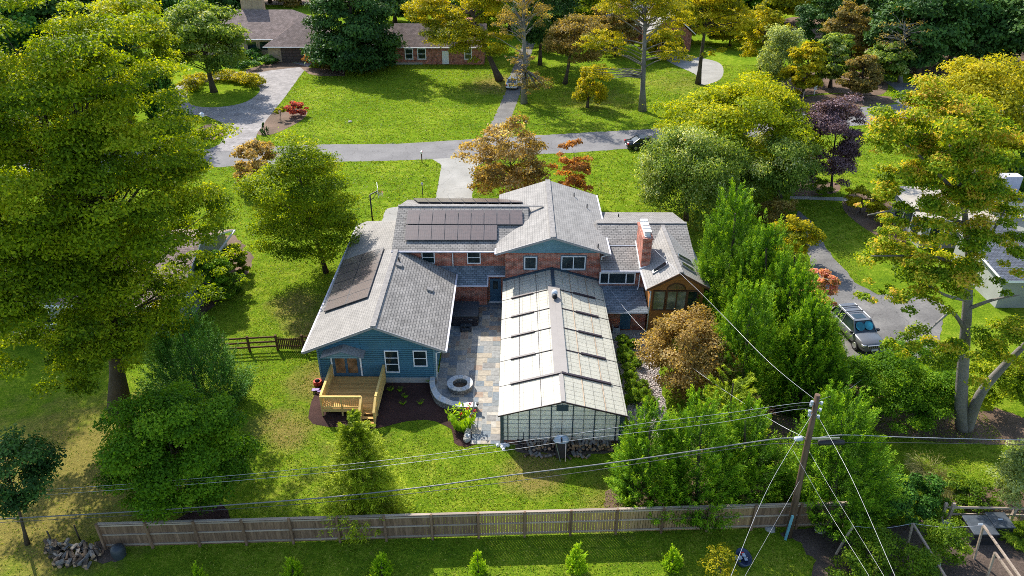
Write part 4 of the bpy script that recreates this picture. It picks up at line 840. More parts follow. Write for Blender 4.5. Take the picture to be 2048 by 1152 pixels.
MB().tube([(p.x - .7, p.y, p.z + .1), (p.x - .65, p.y, p.z + .1), (p.x - .3, p.y, p.z + .13), (p.x - .26, p.y, p.z + .13)], [.04, .12, .12, .04], 10).build('splice_case', M['insul'], up)
def wire(label, pts, r, mat='cable', group=None):
    P = [np.array(p, float) for p in pts]; n = len(P); path = []
    for i in range(n - 1):
        p0, p1, p2, p3 = [P[max(0, min(n - 1, i + j))] for j in (-1, 0, 1, 2)]
        for s in range(6): t = s / 6; path.append(.5 * ((2 * p1) + (-p0 + p2) * t + (2 * p0 - 5 * p1 + 4 * p2 - p3) * t * t + (-p0 + 3 * p1 - 3 * p2 + p3) * t ** 3))
    path.append(P[-1]); return tag(MB().tube(path, r, 6).build('power_line', M[mat]), label, 'cable', group)
def fl(px): return 26.5 + (px / 1600.) * 1.5
def along(pts): return [gy(x, y, fl(x)) for x, y in pts]
top8 = tuple(pp(8.7)); t83 = tuple(pp(8.2)); m6 = tuple(pp(6.45))
wire('thick bundled cable from the pole to the left edge, upper of the two low cables', [m6] + along([(1560, 877), (1400, 900), (1220, 926), (1024, 950), (840, 975), (640, 996), (400, 1014), (200, 1027), (0, 1038), (-400, 1060)]), .032, 'cabled2')
wire('dark cable just under the thick bundled cable running to the left edge', [tuple(pp(6.15))] + along([(1540, 888), (1400, 907), (1220, 936), (1024, 963), (840, 985), (640, 1005), (400, 1022), (200, 1034), (0, 1045), (-400, 1066)]), .014, 'cabled')
wire('uppermost of the three thin wires running left from the pole top', [top8] + along([(1590, 807), (1440, 828), (1300, 845), (1160, 866), (1024, 885), (840, 912), (640, 934), (440, 953), (200, 972), (0, 984), (-400, 1004)]), .009)
wire('middle of the three thin wires running left from the pole top', [tuple(pp(8.5))] + along([(1590, 812), (1440, 836), (1300, 853), (1160, 873), (1024, 890), (840, 917), (640, 940), (440, 958), (200, 976), (0, 989), (-400, 1009)]), .006, 'cabled')
wire('lowest of the three thin wires running left from the pole top', [t83] + along([(1590, 819), (1440, 845), (1300, 862), (1160, 879), (1024, 899), (840, 923), (640, 946), (440, 964), (200, 982), (0, 995), (-400, 1016)]), .009)
fr_ = lambda px: 27.9 + (px - 1600) / 400
wire('pale cable from the pole straight to the right edge, upper of two', [m6] + [gy(x, y, fr_(x)) for x, y in ((1680, 870), (1800, 874), (1950, 878), (2048, 880), (2400, 884))], .02)
wire('thin dark cable from the pole to the right edge, lower of two', [tuple(pp(6.2))] + [gy(x, y, fr_(x)) for x, y in ((1700, 885), (1850, 886), (2048, 889), (2400, 892))], .013, 'cabled')
wire('white guy wire from the pole top down to the bottom edge, left of the pole', [t83, gy(1540, 968, 24), gy(1462, 1152, 18), gy(1425, 1240, 15.5)], .009)
wire('white wire from the pole top to the bottom edge, right of the pole', [tuple(pp(8.25)), gy(1700, 950, 24.), gy(1790, 1152, 18), gy(1835, 1250, 15.5)], .009)
wire('thin wire from mid pole to the bottom edge, rightmost but one', [tuple(pp(6.0)), gy(1675, 1000, 24.5), gy(1768, 1152, 20.5), gy(1800, 1215, 18.5)], .006)
wire('thin wire from the middle of the pole crossing in front of it to the bottom', [gy(1585, 899, 27.6), gy(1655, 1020, 24.5), gy(1738, 1152, 20.5), gy(1778, 1225, 18.5)], .007)
wire('thin drop wire slanting down left behind the white guy wire', [gy(1600, 960, 27.7), gy(1545, 1056, 25), gy(1490, 1152, 21.5), gy(1450, 1220, 19.5)], .007)
wire('service wire from the pole top up to the brick chimney of the main house', [tuple(pp(8.8)), gy(1540, 726, 31), gy(1445, 630, 36), gy(1385, 570, 42), (10.0, 49.7, 5.9)], .010)
wire('thin line from the mid pole splice up to the wall corner of the brick house', [tuple(pp(6.5)), gy(1541, 839, 30), gy(1410, 754, 36), gy(1279, 651, 44.5), (6.45, 50.6, 3.0)], .010)
wire('service wire from the pole toward the grey roofed house on the right', [tuple(pp(8.8)), gy(1694, 780, 33), gy(1740, 750, 40), gy(1840, 700, 50), (36.5, 58, 3.4)], .009)
# ================================================================== CARS
def car(name, label, kind, paint, loc, rz, group=None, shade=False):
    t = thing(name, label, 'car', (0, 0, 0), group)
    suv = kind == 'suv'; L = 4.8; W = .95 if suv else .92; H = 1.74 if suv else 1.42; bl = 1.08 if suv else .92; zb = .28 if suv else .2
    if suv: st = [(-2.4, .72, .55, .98), (-2.3, .88, .42, 1.06), (-1.9, .94, .3, 1.1), (-.8, .95, .28, 1.08), (.5, .95, .28, 1.07), (1.1, .95, .3, 1.08), (1.75, .93, .32, 1.02), (2.2, .88, .34, .94), (2.38, .78, .40, .78)]
    else: st = [(-2.42, .68, .42, .84), (-2.3, .84, .34, .93), (-1.8, .91, .22, .96), (-.8, .92, .2, .92), (.5, .92, .2, .90), (1.0, .92, .2, .90), (1.7, .90, .22, .80), (2.2, .84, .25, .70), (2.4, .72, .30, .58)]
    m = MB(); rings = []
    for (x, w, z0, z1) in st:
        h = z1 - z0; rings.append([(x, -w * .86, z0), (x, -w, z0 + .22 * h), (x, -w, z0 + .62 * h), (x, -w * .95, z1 - .07), (x, -w * .82, z1), (x, 0, z1 + .035), (x, w * .82, z1), (x, w * .95, z1 - .07), (x, w, z0 + .62 * h), (x, w, z0 + .22 * h), (x, w * .86, z0)])
    b = 0; n = 11
    for r_ in rings: m.v += r_
    for i in range(len(rings) - 1):
        for j in range(n):
            j2 = (j + 1) % n; m.f.append((i * n + j, i * n + j2, (i + 1) * n + j2, (i + 1) * n + j)); m.m.append(0); m.sm.append(True)
    m.f.append(tuple(range(n))[::-1]); m.m.append(0); m.sm.append(False); m.f.append(tuple((len(rings) - 1) * n + j for j in range(n))); m.m.append(0); m.sm.append(False)
    body = m.build('body', paint, t)
    # cabin
    if suv: xr, xr2, xf2, xf = -2.22, -1.95, .35, 1.05
    else: xr, xr2, xf2, xf = -1.75, -.95, .25, 1.05
    wb, wt = W * .9, W * .70
    m = MB(); m.hexa([(xr, -wb, bl - .04), (xf, -wb, bl - .04), (xf, wb, bl - .04), (xr, wb, bl - .04), (xr2, -wt, H - .03), (xf2, -wt, H - .03), (xf2, wt, H - .03), (xr2, wt, H - .03)]); gl = m.build('windows', M['glass'], t)
    m = MB(); m.ext(rrect(xr2 - .06, xf2 + .06, -wt - .03, wt + .03, .16), H - .05, H + .01); m.build('roof_panel', paint, t, bevel=.02)
    for s in (-1, 1):
        xm = (xr + xf) / 2 - .1
        for A_, B_, w_ in (((xf, s * wb, bl - .02), (xf2, s * wt, H - .02), .08), ((xr, s * wb, bl - .02), (xr2, s * wt, H - .02), .16 if suv else .1), ((xm, s * (wb + .004), bl - .02), (xm, s * (wt + .01), H - .02), .08)) + ((((-1.35, s * (wb + .004), bl - .02), (-1.3, s * (wt + .01), H - .02), .12),) if suv else ()):
            MB().bar(A_, B_, w_, .05).build('pillar', paint, t)
        MB().ext(rrect(.78, .98, s * 1.03 - .1, s * 1.03 + .1, .04), bl - .02, bl + .14).build('mirror', M['black'], t)
        hl = MB().box(2.02 if suv else 2.0, 2.34 if suv else 2.3, s * .76 - .14, s * .76 + .14, (.72 if suv else .5), (.88 if suv else .64)).build('headlight', M['steel'], t, bevel=.03)
        MB().box(-2.42, -2.25, s * .74 - .14, s * .74 + .14, .72, .92).build('taillight', plain('red_lens', (.45, .01, .01), .3, .5), t, bevel=.03)
        for x in (-1.42, 1.45):
            R0 = .37 if suv else .33; m = MB(); m.tube([(x, s * (W - .21), R0), (x, s * (W + .015), R0)], R0, 22); wh = m.build('tyre', M['rubber'], t)
            m = MB(); m.tube([(x, s * (W + .01), R0), (x, s * (W + .03), R0)], R0 * .62, 14); m.build('rim', M['steel'], wh)
    if suv:
        gl_ = MB().box(2.30, 2.41, -.55, .55, .66, .86).build('grille', M['steel'], t, bevel=.02); m = MB()
        for k in range(7): m.box(2.405, 2.425, -.49 + k * .15, -.39 + k * .15, .68, .84)
        m.build('slots', M['black'], gl_)
        for s in (-1, 1): MB().bar((xr2 + .1, s * wt * .96, H + .07), (xf2 - .1, s * wt * .96, H + .07), .05, .04).build('roof_rail', M['white'], t)
        for x in (-1.45, -.75): MB().bar((x, -wt, H + .1), (x, wt, H + .1), .07, .03).build('cross_bar', M['black'], t)
        MB().ext(rrect(-.45, .15, -.42, .42, .06), H + .0, H + .022).build('sunroof', M['glass'], t)
        MB().box(2.38, 2.44, -.25, .25, .42, .54).build('licence_plate', M['white'], t)
    if shade:
        a = Vector((xf - .02, 0, bl + .06)); d = Vector((xf2 - xf, 0, H - bl + .01)); nrm = Vector((H - bl, 0, xf - xf2)).normalized(); 
        for s in (-1, 1):
            m = MB(); c_ = a + d * .46 + nrm * .02; c_.y = s * .33; u = d.normalized()
            m.poly([c_ + u * (.34 * math.sin(q)) + Vector((0, 1, 0)) * (.34 * math.cos(q)) for q in np.linspace(0, 2 * math.pi, 20)[:-1]]); m.build('sun_shade', M['glasst'], t)
    else: MB().box(-2.45, -2.40, -.25, .25, .5, .62).build('licence_plate', M['white'], t)
    t.location = loc; t.rotation_euler = (0, 0, rz); return t
M['psilver'] = plain('grey_car_paint', (.15, .155, .16), .28, .6, .35, .03); M['pblack'] = plain('black_car_paint', (.012, .016, .022), .15, .7, .2, .03); M['pwhite'] = plain('white_car_paint', (.62, .64, .66), .25, .6, 0, .03)
a_ = Vector(g(1688, 607, 1.75)); b_ = Vector(g(1722, 688, .95)); dv = b_ - a_; hd = math.atan2(dv.y, dv.x); cc_ = g(1711, 668, .3)
car('parked_car', 'grey off-road wagon with roof bars and a teal sun shade parked on the right driveway', 'suv', M['psilver'], (cc_[0], cc_[1], .012), R(-81), shade=True)
s_ = g(1290, 291, .3); car('parked_car', 'black sedan parked on the street beside the weeping tree', 'sedan', M['pblack'], (s_[0], s_[1], .012), R(8))
s_ = g(1026, 168, .4); car('parked_car', 'white car seen from behind on the narrow driveway under the trees', 'sedan', M['pwhite'], (s_[0], s_[1], .016), R(84))
# ================================================================== SMALL THINGS
def hoop(label, c, rz, h=3.0):
    t = thing('basketball_hoop', label, 'basketball hoop', (0, 0, 0)); MB().tube([(0, 0, 0), (0, 0, h - .3)], .07, 8).build('pole', M['black'], t)
    MB().bar((0, 0, h - .3), (.75, 0, h + .05), .09).bar((0, 0, h - .9), (.7, 0, h - .15), .05).build('arm', M['black'], t)
    bb = MB().box(.75, .79, -.75, .75, h - .35, h + .65).build('backboard', M['white'], t); MB().box(.79, .8, -.3, .3, h - .1, h + .35).build('target_frame', M['doorblue'], bb)
    MB().tube([(1.05 + .24 * math.cos(a), .24 * math.sin(a), h - .1) for a in np.linspace(0, 2 * math.pi, 16)], .018, 5).build('rim', plain('red_rim', (.6, .05, .02), .5, .4), t)
    m = MB()
    for k in range(10): a = k * .628; m.tube([(1.05 + .23 * math.cos(a), .23 * math.sin(a), h - .11), (1.05 + .13 * math.cos(a + .3), .13 * math.sin(a + .3), h - .5)], .012, 4)
    m.build('net', M['white'], t); t.location = c; t.rotation_euler = (0, 0, rz); return t
hoop('black basketball hoop with a white board on the lawn behind the house', g(745, 441), R(12)); hoop('distant basketball hoop on the leafy court at the top right', g(1600, 68), R(-95))
def mailbox(label, c, h=1.1, mat='white'):
    t = thing('mailbox', label, 'mailbox', (0, 0, 0)); MB().box(-.05, .05, -.05, .05, 0, h).build('post', M['dkwood'], t)
    m = MB(); m.exy([(-.11, h), (.11, h)] + [(.11 * math.cos(a), h + .13 + .1 * math.sin(a)) for a in np.linspace(0, math.pi, 7)], -.12, .38); m.build('box', M[mat], t); MB().box(.115, .13, -.02, .1, h + .1, h + .24).build('flag', M['petal'], t)
    t.location = c; return t
mailbox('pale mailbox on a dark post at the road end of the front lawn', g(844, 325)); mailbox('dark mailbox by the road near the narrow driveway', g(1052, 263), 1.1, 'black'); mailbox('grey mailbox by the road at the paver driveway', g(378, 298), 1.1, 'insul')
lp = thing('lamp_post', 'short dark lamp post on the lawn behind the solar roof', 'lamp post', g(846, 398)); c = ORG[lp]; MB().tube([c, c + Vector((0, 0, 1.5))], .04, 7).build('post', M['black'], lp)
MB().lathe((c.x, c.y, 1.5), [(.02, 0), (.12, .05), (.14, .25), (.02, .36)], 8).build('lantern_head', M['steel'], lp)
sg = thing('yard_sign', 'white sign board on a post in front of the bare brown hedge', 'sign', g(1628, 190)); c = ORG[sg]; MB().box(c.x - .05, c.x + .05, c.y, c.y + .08, 0, 1.7).build('post', M['white'], sg); MB().box(c.x - .2, c.x + .25, c.y - .04, c.y, .8, 1.65).build('board', M['white'], sg)
lm = thing('bird_house', 'white bird house on a thin pole in the small lawn by the paver driveway', 'bird house', g(412, 268)); c = ORG[lm]; MB().tube([c, c + Vector((0, 0, 2.3))], .03, 6).build('pole', M['dkwood'], lm)
MB().box(c.x - .2, c.x + .2, c.y - .2, c.y + .2, 2.3, 2.65).build('box', M['white'], lm); MB().lathe((c.x, c.y, 2.65), [(.33, 0), (.01, .25)], 4, sm=False).build('roof', M['white'], lm)
c = g(1231, 662); tb = thing('planter_tub', 'pale rectangular tub with a dark inside near the blue basement door', 'planter', c)
m = MB(); m.box(c[0] - .26, c[0] + .26, c[1] - .4, c[1] - .34, .02, .5).box(c[0] - .26, c[0] + .26, c[1] + .34, c[1] + .4, .02, .5).box(c[0] - .26, c[0] - .2, c[1] - .34, c[1] + .34, .02, .5).box(c[0] + .2, c[0] + .26, c[1] - .34, c[1] + .34, .02, .5); m.build('sides', M['insul'], tb); MB().box(c[0] - .2, c[0] + .2, c[1] - .34, c[1] + .34, .02, .3).build('soil', M['mulch'], tb)
# firewood
M['logend'] = plain('split_log_face', (.36, .24, .15), .9, .1, 0, .35, 6)
def logs(par, x0, x1, Y, rows, zb, mess, nmax=90):
    n = 0
    for r in range(rows):
        x = x0 + RNG.uniform(0, .15)
        while x < x1 and n < nmax:
            rr = RNG.uniform(.075, .125); L = RNG.uniform(.36, .46); ang = RNG.normal() * mess + math.pi / 2 * (RNG.random() < .25 * (mess > .3)); z = zb + r * .185 + rr; c = (x + rr, Y + RNG.normal() * .05 * (1 + mess), z)
            d = Vector((math.sin(ang), math.cos(ang), RNG.normal() * .08)) * L / 2; m = MB(); k = RNG.integers(3, 7)
            b0 = len(m.v); m.tube([Vector(c) - d, Vector(c) + d], [rr * .98, rr], int(k)); m.sm = [False] * len(m.sm); m.m[-1] = m.m[-2] = 1
            m.build('log', [M['bark'] if RNG.random() < .5 else M['barkg'], M['logend']], par); n += 1; x += rr * 2.1 + (RNG.random() < .1) * .1
wp = thing('woodpile', 'low pile of split firewood stacked against the front of the greenhouse', 'woodpile', (2.8, 34.1, 0))
logs(wp, .55, 5.9, 34.3, 3, .02, .25, 72); logs(wp, .6, 5.6, 33.75, 1, .0, .8, 18)
for x in (.5, 5.95): MB().tube([(x, 34.2, 0), (x, 34.2, 1.35)], .03, 6).build('end_post', M['black'], wp)
c = g(1040, 887); MB().lathe((c[0], c[1], 0), [(.16, 0), (.18, .4), (.15, .4), (.14, .05)], 12).build('bucket', M['black']); o = bpy.data.objects['bucket']; tag(o, 'small dark bucket at the left end of the firewood pile', 'bucket')
wb_ = thing('wheelbarrow', 'black wheelbarrow standing on end against the firewood with a pale sheet over it', 'wheelbarrow', (2.7, 33.7, 0))
M['bag'] = plain('pale_tarp', (.42, .47, .52), .5, .3, 0, .15, 4)
m = MB(); m.hexa([(2.42, 33.35, .1), (3.0, 33.35, .1), (3.05, 33.8, .2), (2.37, 33.8, .2), (2.3, 33.75, 1.25), (3.15, 33.75, 1.25), (3.1, 34.0, 1.1), (2.35, 34.0, 1.1)]); m.build('tray', M['black'], wb_, bevel=.04)
MB().bar((2.36, 33.72, 1.1), (2.66, 33.2, 0.02), .045).build('handle', M['steel'], wb_); MB().bar((2.98, 33.72, 1.2), (2.95, 33.2, .02), .045).build('handle', M['steel'], wb_)
m = MB(); m.lathe((2.72, 33.85, 1.2), [(.001, .24), (.25, .2), (.42, .08), (.5, -.1)], 10); m.v = [(v[0], 33.85 + (v[1] - 33.85) * .62, v[2] + RNG.normal() * .02) for v in m.v]; m.build('cover_sheet', M['bag'], wb_)
MB().tube([(2.67, 33.7, 1.25), (2.76, 33.7, 1.25)], .17, 14).build('wheel', M['rubber'], wb_)
wp2 = thing('woodpile', 'heap of grey split logs beyond the left end of the board fence', 'woodpile', (-22, 26, 0))
for (x0, x1, Y, r) in ((-24.2, -21.4, 26.6, 3), (-23.6, -21.3, 26.1, 2), (-23.2, -21.5, 25.6, 2)): logs(wp2, x0, x1, Y, r, 0, .5, 30)
c = g(240, 1112); m = MB(); m.lathe((c[0], c[1], 0), [(.3, 0), (.36, .3), (.33, .6), (.2, .72), (.01, .75)], 14); tag(m.build('barrel', M['vinyl']), 'dark rounded bin beside the heap of grey logs', 'bin')
for x, y in ((107, 1092), (160, 1080)):
    c = g(x, y); tag(MB().tube([c, (c[0], c[1], 1.1)], .04, 6).build('stake', M['bark']), 'thin dark stake in the dry grass, ' + ('left' if x == 107 else 'right') + ' of two by the log heap', 'stake', 'stakes by the log heap')
# compost bins
M['binlid'] = plain('dark_grey_plastic', (.06, .07, .08), .5, .3, 0, .2)
for k, (px, py, w, lab) in enumerate(((1951, 1072, .62, 'square black compost bin with handles, the left and nearer of two'), (1990, 1062, .5, 'black compost bin with a mottled lid, the right one of two'))):
    c = g(px, py); t = thing('compost_bin', lab, 'compost bin', c, 'black compost bins'); m = MB()
    for q in range(4): z = q * .19; e = .02 * (q % 2); m.box(c[0] - w + e, c[0] + w - e, c[1] - w + e, c[1] + w - e, z, z + .187)
    m.build('bin_wall', M['black'], t); MB().box(c[0] - w - .03, c[0] + w + .03, c[1] - w - .03, c[1] + w + .03, .765, .84).build('lid', M['binlid'], t, bevel=.02)
    MB().bar((c[0] - .12, c[1], .87), (c[0] + .12, c[1], .87), .05).build('handle', M['bag'], t)
for px, py, rz in ((1890, 1045, .1), (1899, 1058, .3)):
    c = g(px, py); tag(MB().box(c[0] - .3, c[0] + .3, c[1] - .15, c[1] + .15, .012, .06).build('stepping_stone', M['concrete']), 'flat stone slab on the soil left of the compost bins, ' + ('farther' if px == 1890 else 'nearer') + ' of two', 'paving slab', 'slabs by the compost bins')
# garden frames
def frame(label, base, top, end, dbl=False, extra=()):
    a = g(*base); t = thing('garden_trellis', label, 'trellis', a); z = 0; b = gy(top[0], top[1], a[1]); MB().bar(a, (b[0], b[1], b[2]), .09).build('post', M['fencer'], t)
    if end:
        e = g(end[0], end[1], b[2]); MB().bar(b, e, .09).build('top_rail', M['fencer'], t)
        if dbl: MB().bar((b[0] + .2, b[1] - .1, b[2] - .25), (e[0] + .2, e[1], b[2] - .25), .08).build('lower_rail', M['fencer'], t); MB().bar((e[0], e[1], 0), e, .09).build('post', M['fencer'], t)
        else: MB().bar((e[0], e[1], 0), e, .09).build('post', M['fencer'], t)
    return b
fa = frame('single leaning weathered post at the left of the garden', (1672, 1108), (1706, 1052), None)
fb = frame('weathered timber garden frame with one long top rail, the middle one', (1812, 1100), (1826, 1047), (1895, 1160))
fc = frame('weathered timber garden frame with doubled rails beside the compost bins', (1948, 1118), (1967, 1051), (2048, 1165), True)
fd = frame('low timber garden post and rail at the bottom right corner', (1972, 1160), (1990, 1105), (2030, 1160))
def wrp(a, b, s): return [a, tuple((a[i] + b[i]) / 2 - (s if i == 2 else 0) for i in range(3)), b]
tag(wire('x', wrp(fa, fb, .25), .012), 'slack garden string between the leaning post and the middle garden frame', 'string')
tag(wire('x', wrp(fb, fc, .2), .012), 'slack garden string from the middle garden frame to the doubled frame', 'string')
c = g(1740, 1168); tag(MB().tube([c, (c[0], c[1], 1.2)], .07, 8).build('stake', M['deckz']), 'pale round topped stake at the bottom edge of the garden', 'stake')
c = g(1868, 1145); m = MB(); m.lathe((c[0], c[1], .3), [(.02, 0), (.16, .1), (.2, .3), (.12, .5), (.05, .6)], 7, sm=False); m.v = [(v[0] + RNG.normal() * .03, v[1] + RNG.normal() * .03, v[2]) for v in m.v]; tag(m.build('plastic_bag', M['bag']), 'crumpled pale plastic bag hanging among the garden plants', 'bag')
tt_ = thing('toy_bin', 'dark blue tub tipped on the grass with pale and red clutter inside', 'tub', g(1482, 1122)); c = ORG[tt_]
M['dblue'] = plain('dark_blue_plastic', (.03, .045, .09), .4, .4, 0, .2)
m = MB(); m.lathe((c.x, c.y, 0), [(.01, .03), (.3, .03), (.42, .4), (.46, .4), (.34, 0), (.01, 0)], 16); m.v = [(c.x + (v[0] - c.x) * .85 + v[2] * .25, c.y + (v[1] - c.y) * 1.25, v[2] * .8 + .02) for v in m.v]; m.build('tub', M['dblue'], tt_)
for k in range(7): x, y = c.x + RNG.normal() * .13, c.y + RNG.normal() * .18; MB().box(x - .08, x + .08, y - .1, y + .1, .12 + .03 * k, .18 + .03 * k).build('clutter', M['petal'] if k == 3 else M['bag'], tt_, bevel=.02)
for (px, py, r_, lab) in ((1640, 1060, .3, 'pale rough rock near the foot of the utility pole'), (1540, 1058, .28, 'flat tan rock in the grass left of the utility pole'), (700, 70 * 3.48, .3, 'small grey stone set in the far lawn'), (2000, 1075, .12, 'x')):
    if lab == 'x': continue
    c = g(px, py); m = MB(); m.lathe((c[0], c[1], 0), [(r_, 0), (r_ * .9, r_ * .35), (r_ * .4, r_ * .5), (.01, r_ * .52)], 8, sm=False); m.v = [(v[0] + RNG.normal() * .03, v[1] + RNG.normal() * .03, v[2]) for v in m.v]; tag(m.build('rock', M['concrete']), lab, 'rock')
m = MB()
for k in range(14):
    c = g(1008 + RNG.normal() * 6, 893 + RNG.normal() * 2.5); r_ = RNG.uniform(.07, .13); m.lathe((c[0], c[1], 0), [(r_, 0), (r_, r_ * .7), (r_ * .5, r_ * 1.2), (.01, r_ * 1.25)], 6, sm=False)
tag(m.build('pebbles', M['white']), 'small heap of white pebbles at the end of the flagstone walk', 'pebbles', kind='stuff')
# loose gravel
def stones(name, label, poly, n, r0, r1, mat, z=.0):
    pts = [g(*p)[:2] for p in poly]; xs = [p[0] for p in pts]; ys = [p[1] for p in pts]; m = MB(); k = 0
    def ins(x, y):
        c = False; j = len(pts) - 1
        for i in range(len(pts)):
            if (pts[i][1] > y) != (pts[j][1] > y) and x < (pts[j][0] - pts[i][0]) * (y - pts[i][1]) / (pts[j][1] - pts[i][1]) + pts[i][0]: c = not c
            j = i
        return c
    while k < n:
        x = random.uniform(min(xs), max(xs)); y = random.uniform(min(ys), max(ys))
        if not ins(x, y): continue
        r = random.uniform(r0, r1); a0 = random.random() * 6; b = len(m.v)
        for q in range(5): a = a0 + q * 1.257; m.v.append((x + r * math.cos(a), y + r * random.uniform(.6, 1) * math.sin(a), z + .0))
        for q in range(5): a = a0 + q * 1.257 + .3; m.v.append((x + r * .6 * math.cos(a), y + r * .5 * math.sin(a), z + r * .7))
        for q in range(5): q2 = (q + 1) % 5; m.f.append((b + q, b + q2, b + 5 + q2, b + 5 + q)); m.m.append(0); m.sm.append(False)
        m.f.append(tuple(b + 5 + q for q in range(5))); m.m.append(0); m.sm.append(False); k += 1
    return tag(m.build(name, mat), label, 'stones', kind='stuff')
M['stonemix'] = rndmat('river_stone', [(.40, .36, .33), (.28, .25, .23), (.50, .46, .42), (.20, .18, .17), (.42, .33, .29)], fine=8)
stones('river_stones', 'loose river stones filling the bed right of the greenhouse', [(1228, 668), (1290, 668), (1310, 700), (1330, 830), (1310, 875), (1266, 880), (1254, 810), (1242, 740)], 2600, .04, .10, M['stonemix'], .008)
# ================================================================== NEIGHBOUR HOUSES
def simple_house(name, label, loc0, x0, x1, y0, y1, zw, zr, wall, roof, axis='x', ov=.5, cat='house', trim='white', hip=0, root=None):
    t = root or thing(name, label, cat, ((x0 + x1) / 2, (y0 + y1) / 2, 0)); xm, ym = (x0 + x1) / 2, (y0 + y1) / 2
    a, b, c_, d_ = x0 - ov, x1 + ov, y0 - ov, y1 + ov
    if axis == 'x':
        MB().box(x0, x1, y0, y1, 0, zw).build('wall', M[wall], t); ze = zw - .05
        if hip: slabn([(a, c_, ze), (b, c_, ze), (b - hip, ym, zr), (a + hip, ym, zr)], .14, [M[roof], M[trim]], 'roof', t); slabn([(b, d_, ze), (a, d_, ze), (a + hip, ym, zr), (b - hip, ym, zr)], .14, [M[roof], M[trim]], 'roof', t); slabn([(b, c_, ze), (b, d_, ze), (b - hip, ym, zr)], .14, [M[roof], M[trim]], 'roof', t); slabn([(a, d_, ze), (a, c_, ze), (a + hip, ym, zr)], .14, [M[roof], M[trim]], 'roof', t)
        else:
            r1 = MB().slab([(a, c_, ze), (b, c_, ze), (b, ym, zr), (a, ym, zr)], .14, 1, 0).slab([(a, ym, zr), (b, ym, zr), (b, d_, ze), (a, d_, ze)], .14, 1, 0).build('roof', [M[roof], M[trim]], t)
            for xx in (x0 + .01, x1 - .2): m = MB(); b0 = [(xx, y0, zw), (xx + .19, y0, zw), (xx + .19, y1, zw), (xx, y1, zw)]; m.v = b0 + [(xx, ym, zr - .25), (xx + .19, ym, zr - .25)]; m.f = [(0, 3, 4), (1, 5, 2), (0, 4, 5, 1), (3, 2, 5, 4)]; m.m = [0] * 4; m.sm = [False] * 4; m.build('gable', M[wall], t)
        MB().bar((a, c_ - .06, ze - .08), (b, c_ - .06, ze - .08), .12, .12).build('gutter', M[trim], t)
    else:
        MB().exy([(x0, 0), (x1, 0), (x1, zw), (xm, zr - .25), (x0, zw)], y0, y1).build('wall', M[wall], t); ze = zw - .05
        MB().slab([(a, c_, ze), (xm, c_, zr), (xm, d_, zr), (a, d_, ze)], .14, 1, 0).slab([(xm, c_, zr), (b, c_, ze), (b, d_, ze), (xm, d_, zr)], .14, 1, 0).build('roof', [M[roof], M[trim]], t)
    return t
# top left house with the garage
H1 = simple_house('tan_house', 'low tan brick house with brown hip roof, chimney and brown garage door at top left', 0, -56, -36.5, 137, 150, 2.9, 6.6, 'tanbrick', 'shinglep', 'x', .7, hip=5)
simple_house('x', 'x', 0, -42.6, -32, 131.5, 141, 2.75, 6.0, 'tanbrick', 'shinglep', 'x', .6, hip=5.2, root=H1)
gx0, gx1 = gy(563, 110, 131.45)[0], gy(618, 110, 131.45)[0]; MB().box(gx0, gx1, 131.38, 131.48, .05, 2.35).build('garage_door', bricky('garage_door_panel', (.10, .075, .06), (.09, .065, .055), (.04, .03, .025), 1.2, .5, .03, noise=(.1, 1)), H1)
chx = gy(510, 15, 145)[0]; cH = MB().box(chx - 2.2, chx + 1.6, 144, 146, 0, 8.2).build('chimney', M['tanbrick'], H1); MB().box(chx - 2.3, chx + 1.7, 143.9, 146.1, 8.2, 8.5).build('chimney_cap', M['cap'], cH)
for px in (495, 520): win(H1, gy(px, 90, 136.98)[0], gy(px, 90, 136.98)[0] + 1.6, .9, 2.3, 136.98, fm='tanbrick', fw=.15)
c = Vector(gy(462, 33, 141)); MB().slab([(c.x - .5, 139.6, 4.45), (c.x + .3, 139.6, 4.45), (c.x + .5, 141.4, 5.3), (c.x - .3, 141.4, 5.3)], .3).build('skylight', M['bag'], H1)
# top centre brick house
H2 = simple_house('red_brick_house', 'small red brick house with a white framed window behind the lawn at top centre', 0, -20.6, -5.5, 130, 138, 3.0, 6.0, 'brick', 'shinglep', 'x', .4)
for px0, px1 in ((811, 824), (836, 850), (930, 942)): win(H2, gy(px0, 100, 130)[0], gy(px1, 100, 130)[0], 1.0, 2.55, 130, trans=(.5,), fw=.16)
MB().box(-20.55, -16, 129.9, 129.98, 0, .35).build('base_course', M['concrete'], H2); MB().box(-12.6, -11.5, 129.85, 129.98, .1, 2.3).build('door', M['white'], H2)
MB().box(-9, -7.6, 134.5, 136, 0, 6.6).build('chimney', M['brick'], H2)
simple_house('x', 'x', 0, -27, -20.4, 133, 140, 2.8, 5.0, 'brick', 'shinglep', 'x', .4, root=H2)
# top right house
x0, x1 = gy(1215, 50, 150)[0], gy(1330, 50, 150)[0]
H3 = simple_house('grey_roof_house', 'brick house with pale grey roof half hidden behind the yellowing oak at top right', 0, x0, x1, 150, 160, 3.0, 6.2, 'brick', 'shinglel', 'x', .5)
simple_house('x', 'x', 0, gy(1300, 60, 140)[0], gy(1385, 60, 140)[0], 140, 160, 3.2, 6.6, 'brick', 'shinglel', 'y', .6, root=H3)
win(H3, x0 + 3, x0 + 5, 1, 2.4, 150, trans=(.5,), fw=.14); win(H3, gy(1330, 80, 140)[0], gy(1345, 80, 140)[0], 1, 2.4, 140, trans=(.5,), fw=.14)
H3b = simple_house('shed', 'small red brick shed with a white roof behind trees left of the yellowing oak', 0, gy(1138, 55, 150)[0], gy(1158, 55, 150)[0], 150, 153, 2.3, 3.3, 'brick', 'white', 'y', .3, cat='shed')
